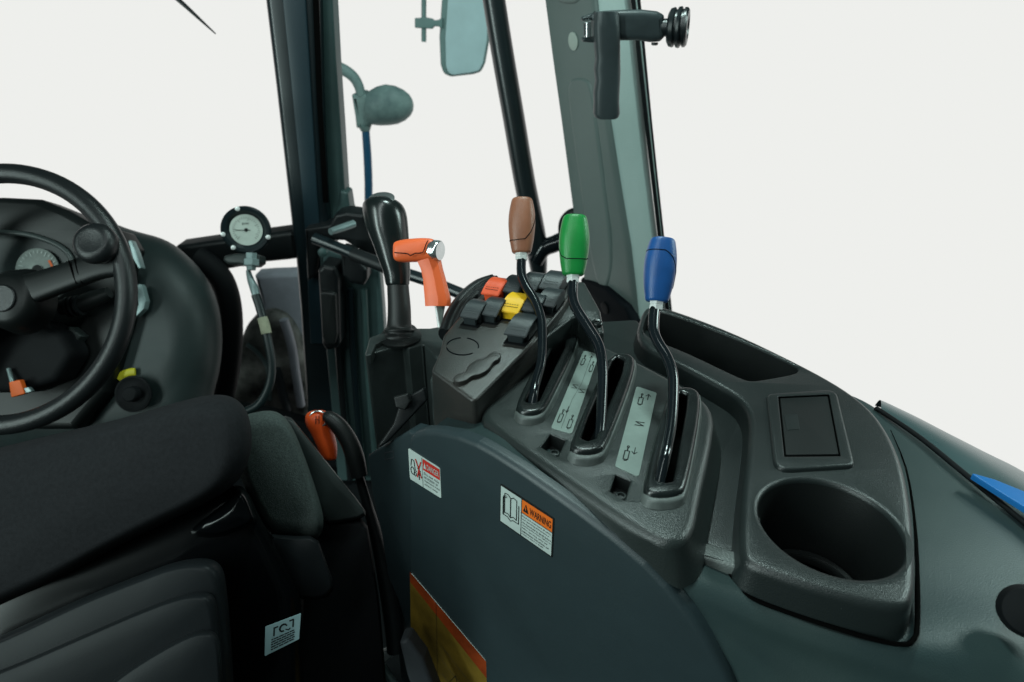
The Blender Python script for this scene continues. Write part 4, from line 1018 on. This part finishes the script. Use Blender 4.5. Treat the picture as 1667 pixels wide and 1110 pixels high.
# stalk switch
tube('stalk_switch', [D(x, y, 0.965) for x, y in [(100, 500), (125, 498), (150, 488), (178, 476)]], [0.012, 0.013, 0.014, 0.009], M['rubber'], cw, n=16)
bm = bmesh.new()
for x, y in [(112, 500), (120, 499), (128, 497)]:
    add_lathe(bm, D(x, y, 0.962), RT + UP * .2, [(0, 0.016), (0.004, 0.016)], n=20)
link('stalk_ribs', bm, M['black'], cw)
px_slab('column_switch', [(103, 540), (112, 531), (131, 547), (122, 559)], lambda x, y: D(x, y, 0.97), TOC, 0.02, M['boxp'], cw, r=0.002, smooth=('f', 0.002))
px_slab('column_shroud', [(-80, 520), (0, 515), (60, 520), (100, 540), (118, 575), (90, 620), (40, 640), (-80, 640)], lambda x, y: D(x, y, 0.945), TOC, 0.04, M['blackmat'], cw, r=0.012, smooth=('f', 0.02))
ky = thing('ignition_key', 'small orange-tabbed key hanging low behind the steering wheel', 'key', D(22, 605, 0.94))
tube('key_shaft', [D(14, 600, 0.94), D(20, 622, 0.935)], 0.003, M['silver'], ky, n=10, sub=1)
px_slab('key_tab', [(14, 622), (32, 618), (40, 641), (18, 647)], lambda x, y: D(x, y, 0.93), TOC, 0.008, M['keyorange'], ky, r=0.001, smooth=('f', 0.002))
px_slab('key_clip', [(36, 632), (46, 630), (52, 637), (40, 641)], lambda x, y: D(x, y, 0.932), TOC, 0.006, M['silver'], ky, r=0.001, smooth=('f', 0.001))

# ================================================================== STEERING WHEEL
stw = thing('steering_wheel', 'black steering wheel with spinner knob on its rim', 'steering wheel', D(0, 485, 0.90))
dS = 0.88; wc = D(0, 485, dS)
wn = (TOC + V((0.0, 0, 0.06))).normalized(); wu, ww_, _ = frame(wn)
R_, r_ = 206 * dS / FPX, 16.0 * dS / FPX
bm = bmesh.new(); add_tube(bm, [wc + (wu * math.cos(a) + ww_ * math.sin(a)) * R_ for a in [2 * math.pi * k / 96 for k in range(96)]], r_, closed=True, n=24)
link('wheel_rim', bm, M['wheel'], stw)
lathe('hub', wc - wn * 0.045, wn, [(0, 0.05), (0.02, 0.045), (0.034, 0.038), (0.040, 0.030), (0.041, 0.0005)], M['cowldark'], stw, n=40)
lathe('hub_badge', wc - wn * 0.004, wn, [(0, 0.020), (0.002, 0.020), (0.003, 0.0185), (0.0022, 0.018), (0.0022, 0.0005)], M['wheel'], stw, n=32)
def spoke(pts, ws, tk):
    rings = []
    for (x, y, dp_), w_ in zip(pts, ws):
        c = D(x, y, dp_); rings.append((c, w_ * dS / FPX))
    cs = catmull([c for c, _ in rings], 4); wsx = [v.x for v in catmull([V((w, 0, 0)) for _, w in rings], 4)]
    out = []
    for i, (c, w) in enumerate(zip(cs, wsx)):
        T = (cs[min(i + 1, len(cs) - 1)] - cs[max(i - 1, 0)]).normalized(); S = wn.cross(T).normalized()
        out.append([c + S * math.copysign(abs(math.cos(a)) ** .7, math.cos(a)) * w + wn * math.copysign(abs(math.sin(a)) ** .7, math.sin(a)) * tk for a in [2 * math.pi * k / 24 for k in range(24)]])
    return out
sp = loft('spoke', spoke([(0, 487, dS + .02), (40, 474, dS + .022), (85, 459, dS + .018), (130, 443, dS + .012), (165, 430, dS + .006), (196, 420, dS)], [34, 27, 24, 23, 24, 30], 0.011), M['cowldark'], stw)
for x in (118, 127):
    tube('spoke_groove', [D(x - 6, 424 + (x - 118) * -.3, dS + .002), D(x, 443, dS + .001), D(x + 7, 462, dS + .004)], 0.0012, M['void'], sp, n=8)
loft('spoke', spoke([(0, 490, dS + .02), (-60, 540, dS + .02), (-120, 600, dS + .01), (-150, 640, dS)], [30, 26, 26, 30], 0.011), M['cowldark'], stw)
loft('spoke', spoke([(0, 480, dS + .02), (-80, 460, dS + .02), (-160, 440, dS + .01), (-200, 430, dS)], [30, 26, 26, 30], 0.011), M['cowldark'], stw)
kc = D(159, 402, dS - 0.012)
lathe('spinner_knob', kc - wn * 0.03 + V((0, 0, 0)), (wn + V((0.05, 0, .12))), [(0, 0.010), (0.015, 0.011), (0.022, 0.020), (0.028, 0.0275), (0.036, 0.0295), (0.043, 0.028), (0.048, 0.0235), (0.0500, 0.018), (0.0493, 0.015), (0.0485, 0.0005)], M['wheel'], stw, n=44, sharp=60)

# ================================================================== SEAT
seat = thing('operator_seat', 'dark operator seat seen from behind, with grey fabric cushion edge', 'seat', D(300, 1110, 0.8))
def pillow(name, px, depth, th, shrink, m, parent, cen=None, pw=1.0, it=2, tilt=(0, 0), nr=9):
    q2 = chaikin([V(p) for p in px], it)
    c = V(cen) if cen else sum(q2, V((0, 0))) / len(q2)
    dd = lambda x, y: depth + tilt[0] * (x - c.x) / 1000 + tilt[1] * (y - c.y) / 1000
    rings = [[D(q.x, q.y, dd(q.x, q.y) + th * 2.2) for q in q2]]
    for k in range(nr + 1):
        a = math.pi / 2 * k / nr
        s = 1 - shrink * (1 - math.cos(a)); rg = []
        for q in q2:
            x, y = c.x + (q.x - c.x) * s, c.y + (q.y - c.y) * s
            rg.append(D(x, y, dd(x, y) + th * (1 - math.sin(a))))
        rings.append(rg)
    # gently domed front
    for s0, ex in ((0.66, .10), (0.33, .17)):
        rg = []
        for q in q2:
            s = (1 - shrink) * s0
            x, y = c.x + (q.x - c.x) * s, c.y + (q.y - c.y) * s
            rg.append(D(x, y, dd(x, y) - th * ex))
        rings.append(rg)
    return loft(name, rings, m, parent, sharp=60)
pillow('backrest_pad', [(-160, 772), (0, 728), (100, 704), (200, 681), (290, 654), (340, 642), (375, 643), (400, 662), (411, 700), (408, 745), (388, 785), (345, 815), (270, 850), (180, 895), (90, 945), (0, 985), (-160, 1060)], 0.60, 0.055, 0.22, M['vinyl'], seat, cen=(130, 810), tilt=(-.1, 0))
pillow('backrest_shell', [(-160, 960), (100, 900), (300, 820), (384, 785), (405, 800), (420, 836), (446, 880), (486, 962), (492, 985), (500, 1300), (-160, 1400)], 0.66, 0.04, 0.16, M['shell'], seat, cen=(250, 960), it=2)
pillow('shell_bulge', [(300, 870), (340, 838), (375, 812), (388, 795), (402, 800), (415, 835), (420, 850), (395, 862), (350, 878)], 0.625, 0.03, 0.35, M['shell'], seat, it=2)
pillow('rear_cover', [(-160, 1100), (0, 1037), (132, 973), (230, 935), (290, 912), (340, 907), (362, 920), (369, 950), (378, 1060), (390, 1300), (-160, 1300)], 0.555, 0.03, 0.10, M['seatpl'], seat, cen=(150, 1100), it=3)
pillow('rear_cover_step', [(-160, 1150), (0, 1092), (120, 1040), (230, 992), (300, 966), (340, 962), (354, 975), (362, 1060), (372, 1300), (-160, 1300)], 0.538, 0.022, 0.08, M['seatpl'], seat, cen=(150, 1120), it=3)
pillow('rear_cover_panel', [(100, 1180), (180, 1108), (250, 1062), (310, 1030), (340, 1024), (355, 1032), (362, 1060), (370, 1300), (100, 1300)], 0.522, 0.02, 0.10, M['seatpl'], seat, cen=(270, 1130), it=3)
pillow('cushion', [(380, 700), (392, 678), (410, 672), (438, 667), (458, 673), (476, 694), (495, 740), (516, 800), (527, 840), (526, 866), (512, 880), (470, 878), (440, 872), (420, 840), (390, 780)], 0.73, 0.03, 0.28, M['fabric'], seat, it=2)
pillow('cushion_base', [(430, 868), (470, 872), (516, 872), (528, 905), (544, 950), (540, 968), (520, 978), (480, 974), (455, 920)], 0.715, 0.02, 0.14, M['seatpl'], seat, it=1)
ar = pillow('side_box', [(450, 680), (470, 676), (485, 692), (540, 762), (594, 828), (596, 842), (560, 850), (528, 854), (500, 800)], 0.80, 0.02, 0.08, M['boxp'], seat, it=1)
pillow('side_box_lower', [(500, 840), (560, 846), (596, 842), (606, 900), (622, 1010), (640, 1300), (480, 1300), (490, 960)], 0.81, 0.02, 0.08, M['blackmat'], seat, it=1)
# seat label
sn = TOC
d = Decal(*[D(x, y, 0.655) for x, y in [(431, 1068), (487, 1040), (490, 998), (432, 1020)]], sn)
d.q = tuple(D(x, y, 0.60) for x, y in [(431, 1068), (487, 1040), (490, 998), (432, 1020)])
for k in range(5):
    for j in range(9):
        u = 0.2 + j * .075; 
        d.stroke('ink', [(u, 0.46 - k * .085), (u + 0.035 + 0.02 * ((j * 7 + k * 3) % 2), 0.46 - k * .085)], 0.0011)
d.stroke('ink', [(0.26, 0.58), (0.26, 0.84), (0.36, 0.84)], 0.0014)
d.stroke('ink', [(0.70, 0.88), (0.80, 0.88), (0.80, 0.62)], 0.0014)
d.stroke('ink', [(0.52 + .10 * math.cos(a), 0.72 + .12 * math.sin(a)) for a in [math.radians(20 + 32 * k) for k in range(9)]], 0.0016)
d.stroke('ink', [(0.60, 0.62), (0.68, 0.56), (0.72, 0.6)], 0.0012)
d.build('seat_label', 'pale blue instruction label low on the seat back', seat, m='seatlabel', r=0.03)

# ================================================================== BRAKE LEVER
bl = thing('parking_brake_lever', 'black curved parking brake lever with orange release knob beside the seat', 'lever', D(640, 1040, 0.86))
dB = 0.86
sl = axis_loft('release_knob', [(538, 748, 8), (536, 743, 12), (532, 725, 16), (525, 705, 18), (519, 690, 20), (517, 678, 19), (517, 671, 15), (518, 668, 8)], M['orangedark'], bl, dB)
tube('knob_ring', [D(518 + 14 * math.cos(a), 682 - 13 * math.sin(a) , dB - 0.013) for a in [math.radians(-60 + 22 * k) for k in range(13)]], 0.0014, M['chrome'], sl, n=8, sub=2)
d = Decal(*[D(x, y, dB - 0.0175) for x, y in [(509, 694), (527, 694), (527, 672), (509, 672)]], TOC)
d.stroke('ink', [(0.3, 0.2), (0.3, 0.8)], 0.001); d.stroke('ink', [(0.6, 0.2), (0.6, 0.8)], 0.001); d.stroke('ink', [(0.3, 0.5), (0.6, 0.5)], 0.001)
for k, b in d.bms.items(): link('knob_print', b, M[k], sl, sharp=None)
tube('lever_grip', [D(x, y, dB - 0.012) for x, y in [(527, 678), (536, 680), (552, 694), (568, 718), (578, 745), (585, 776)]], [0.006, 0.0095, 0.0115, 0.012, 0.0125, 0.011], M['rubber'], bl, n=20)
tube('lever_shaft', [D(x, y, dB) for x, y in [(583, 770), (596, 815), (612, 870), (628, 940), (640, 1010), (644, 1060)]], [0.006, 0.007, 0.009, 0.012, 0.013, 0.012], M['black'], bl, n=16)

# floor-level hardware
hw = thing('seat_slide', 'bright metal slide rail and bolts on the floor beside the seat', 'seat slide', D(610, 1090, 0.9))
px_slab('slide_rail', [(566, 1102), (600, 1078), (636, 1058), (641, 1066), (606, 1092), (574, 1112)], lambda x, y: D(x, y, 0.9), TOC, 0.02, M['trimgrey'], hw, r=0.003, smooth=('f', 0.003))
px_slab('rail_clip', [(618, 1062), (634, 1056), (640, 1068), (626, 1078)], lambda x, y: D(x, y, 0.885), TOC, 0.01, M['zinc'], hw, r=0.002, smooth=('f', 0.002))
tube('slide_bolt', [D(580, 1098, 0.885), D(600, 1086, 0.885)], 0.005, M['silver'], hw, n=12, sub=1)
tube('slide_bolt', [D(622, 1084, 0.885), D(646, 1120, 0.885)], 0.006, M['silver'], hw, n=12, sub=1)
ft = px_slab('floor_trim', [(649, 1044), (664, 1040), (690, 1075), (730, 1180), (690, 1180), (662, 1100)], lambda x, y: D(x, y, 0.70), TOC, 0.03, M['trimgrey'], base=D(680, 1090, 0.70), r=0.005, smooth=('f', 0.006))
tag(ft, 'grey moulded trim corner at the foot of the stickered panel', 'trim')

# ================================================================== SETTING
bm = bmesh.new()
vs = [bm.verts.new(v) for v in [(-1.6, -0.8, -1.0), (0.9, -0.8, -1.0), (0.9, 1.25, -1.0), (-1.6, 1.25, -1.0)]]
bm.faces.new(vs)
tag(link('floor', bm, M['blackmat']), kind='structure')
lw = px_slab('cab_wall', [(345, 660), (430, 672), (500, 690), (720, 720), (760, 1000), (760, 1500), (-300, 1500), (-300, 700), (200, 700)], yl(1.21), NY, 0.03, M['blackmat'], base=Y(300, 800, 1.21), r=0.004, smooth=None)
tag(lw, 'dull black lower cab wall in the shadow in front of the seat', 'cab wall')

# ------------------------------------------------------------------ world: white backdrop ahead, dimmed above and behind to shape the light
w = bpy.data.worlds.new("World"); sc.world = w; w.use_nodes = True
nt = w.node_tree; nd = nt.nodes; ln = nt.links
bg = nd['Background']
tc = nd.new('ShaderNodeTexCoord'); sx = nd.new('ShaderNodeSeparateXYZ'); ln.new(tc.outputs['Generated'], sx.inputs[0])
m1 = nd.new('ShaderNodeMapRange'); m1.inputs['From Min'].default_value = 0.06; m1.inputs['From Max'].default_value = 0.22
m1.inputs['To Min'].default_value = 1; m1.inputs['To Max'].default_value = 0; ln.new(sx.outputs['Z'], m1.inputs['Value'])
m2 = nd.new('ShaderNodeMapRange'); m2.inputs['From Min'].default_value = 0.0; m2.inputs['From Max'].default_value = 0.3
ln.new(sx.outputs['Y'], m2.inputs['Value'])
mu = nd.new('ShaderNodeMath'); mu.operation = 'MULTIPLY'; ln.new(m1.outputs[0], mu.inputs[0]); ln.new(m2.outputs[0], mu.inputs[1])
mx = nd.new('ShaderNodeMixRGB'); ln.new(mu.outputs[0], mx.inputs['Fac'])
mx.inputs['Color1'].default_value = (0.035, 0.05, 0.05, 1)
mx.inputs['Color2'].default_value = (0.855, 0.863, 0.838, 1)
ln.new(mx.outputs[0], bg.inputs['Color']); bg.inputs['Strength'].default_value = 1.0

def area(name, loc, target, sx_, sy_, e, col):
    l = bpy.data.lights.new(name, 'AREA'); l.shape = 'RECTANGLE'; l.size = sx_; l.size_y = sy_; l.energy = e; l.color = col
    o = bpy.data.objects.new(name, l); C.objects.link(o); o.location = V(loc) + OFF
    o.rotation_euler = (V(target) - V(loc)).to_track_quat('-Z', 'Y').to_euler(); return o
area('softbox_overhead', (0.15, 0.95, 0.95), (0.15, 0.6, -0.35), 0.22, 0.14, 10, (0.76, 1.0, 0.95))
area('softbox_window', (1.5, 0.9, 0.45), (0.15, 0.5, -0.35), 0.3, 0.5, 9, (0.76, 1.0, 0.95))
st = area('rod_highlight_fill', (-0.42, -0.12, 0.78), (0.1, 0.55, -0.3), 0.11, 1.8, 8, (0.86, 1.0, 0.98))  # unseen narrow light added for the highlight along the lever rods
zz = (st.location - (V((0.1, 0.55, -0.3)) + OFF)).normalized(); yy = V((0.45, 0.55, 0.35)); yy = (yy - zz * yy.dot(zz)).normalized()
st.rotation_euler = Matrix((yy.cross(zz), yy, zz)).transposed().to_euler()
area('post_highlight_fill', (-2.1, -0.9, 0.35), (0.1, 1.0, -0.1), 0.28, 2.2, 40, (0.80, 1.0, 0.96))  # unseen tall light added for highlights on the upright tubes and posts

# ------------------------------------------------------------------ camera
cd = bpy.data.cameras.new('camera'); cam = bpy.data.objects.new('camera', cd); C.objects.link(cam)
cam.location = OFF; cam.rotation_euler = (math.pi / 2 - PITCH, 0, 0)
cd.sensor_fit = 'HORIZONTAL'; cd.sensor_width = 36; cd.lens = 36 * FPX / 1667
cd.dof.use_dof = True; cd.dof.focus_distance = 0.62; cd.dof.aperture_fstop = 6.3
cd.clip_start = 0.01; cd.clip_end = 100
sc.camera = cam
sc.view_settings.view_transform = 'Standard'; sc.view_settings.look = 'None'; sc.view_settings.exposure = 0; sc.view_settings.gamma = 1
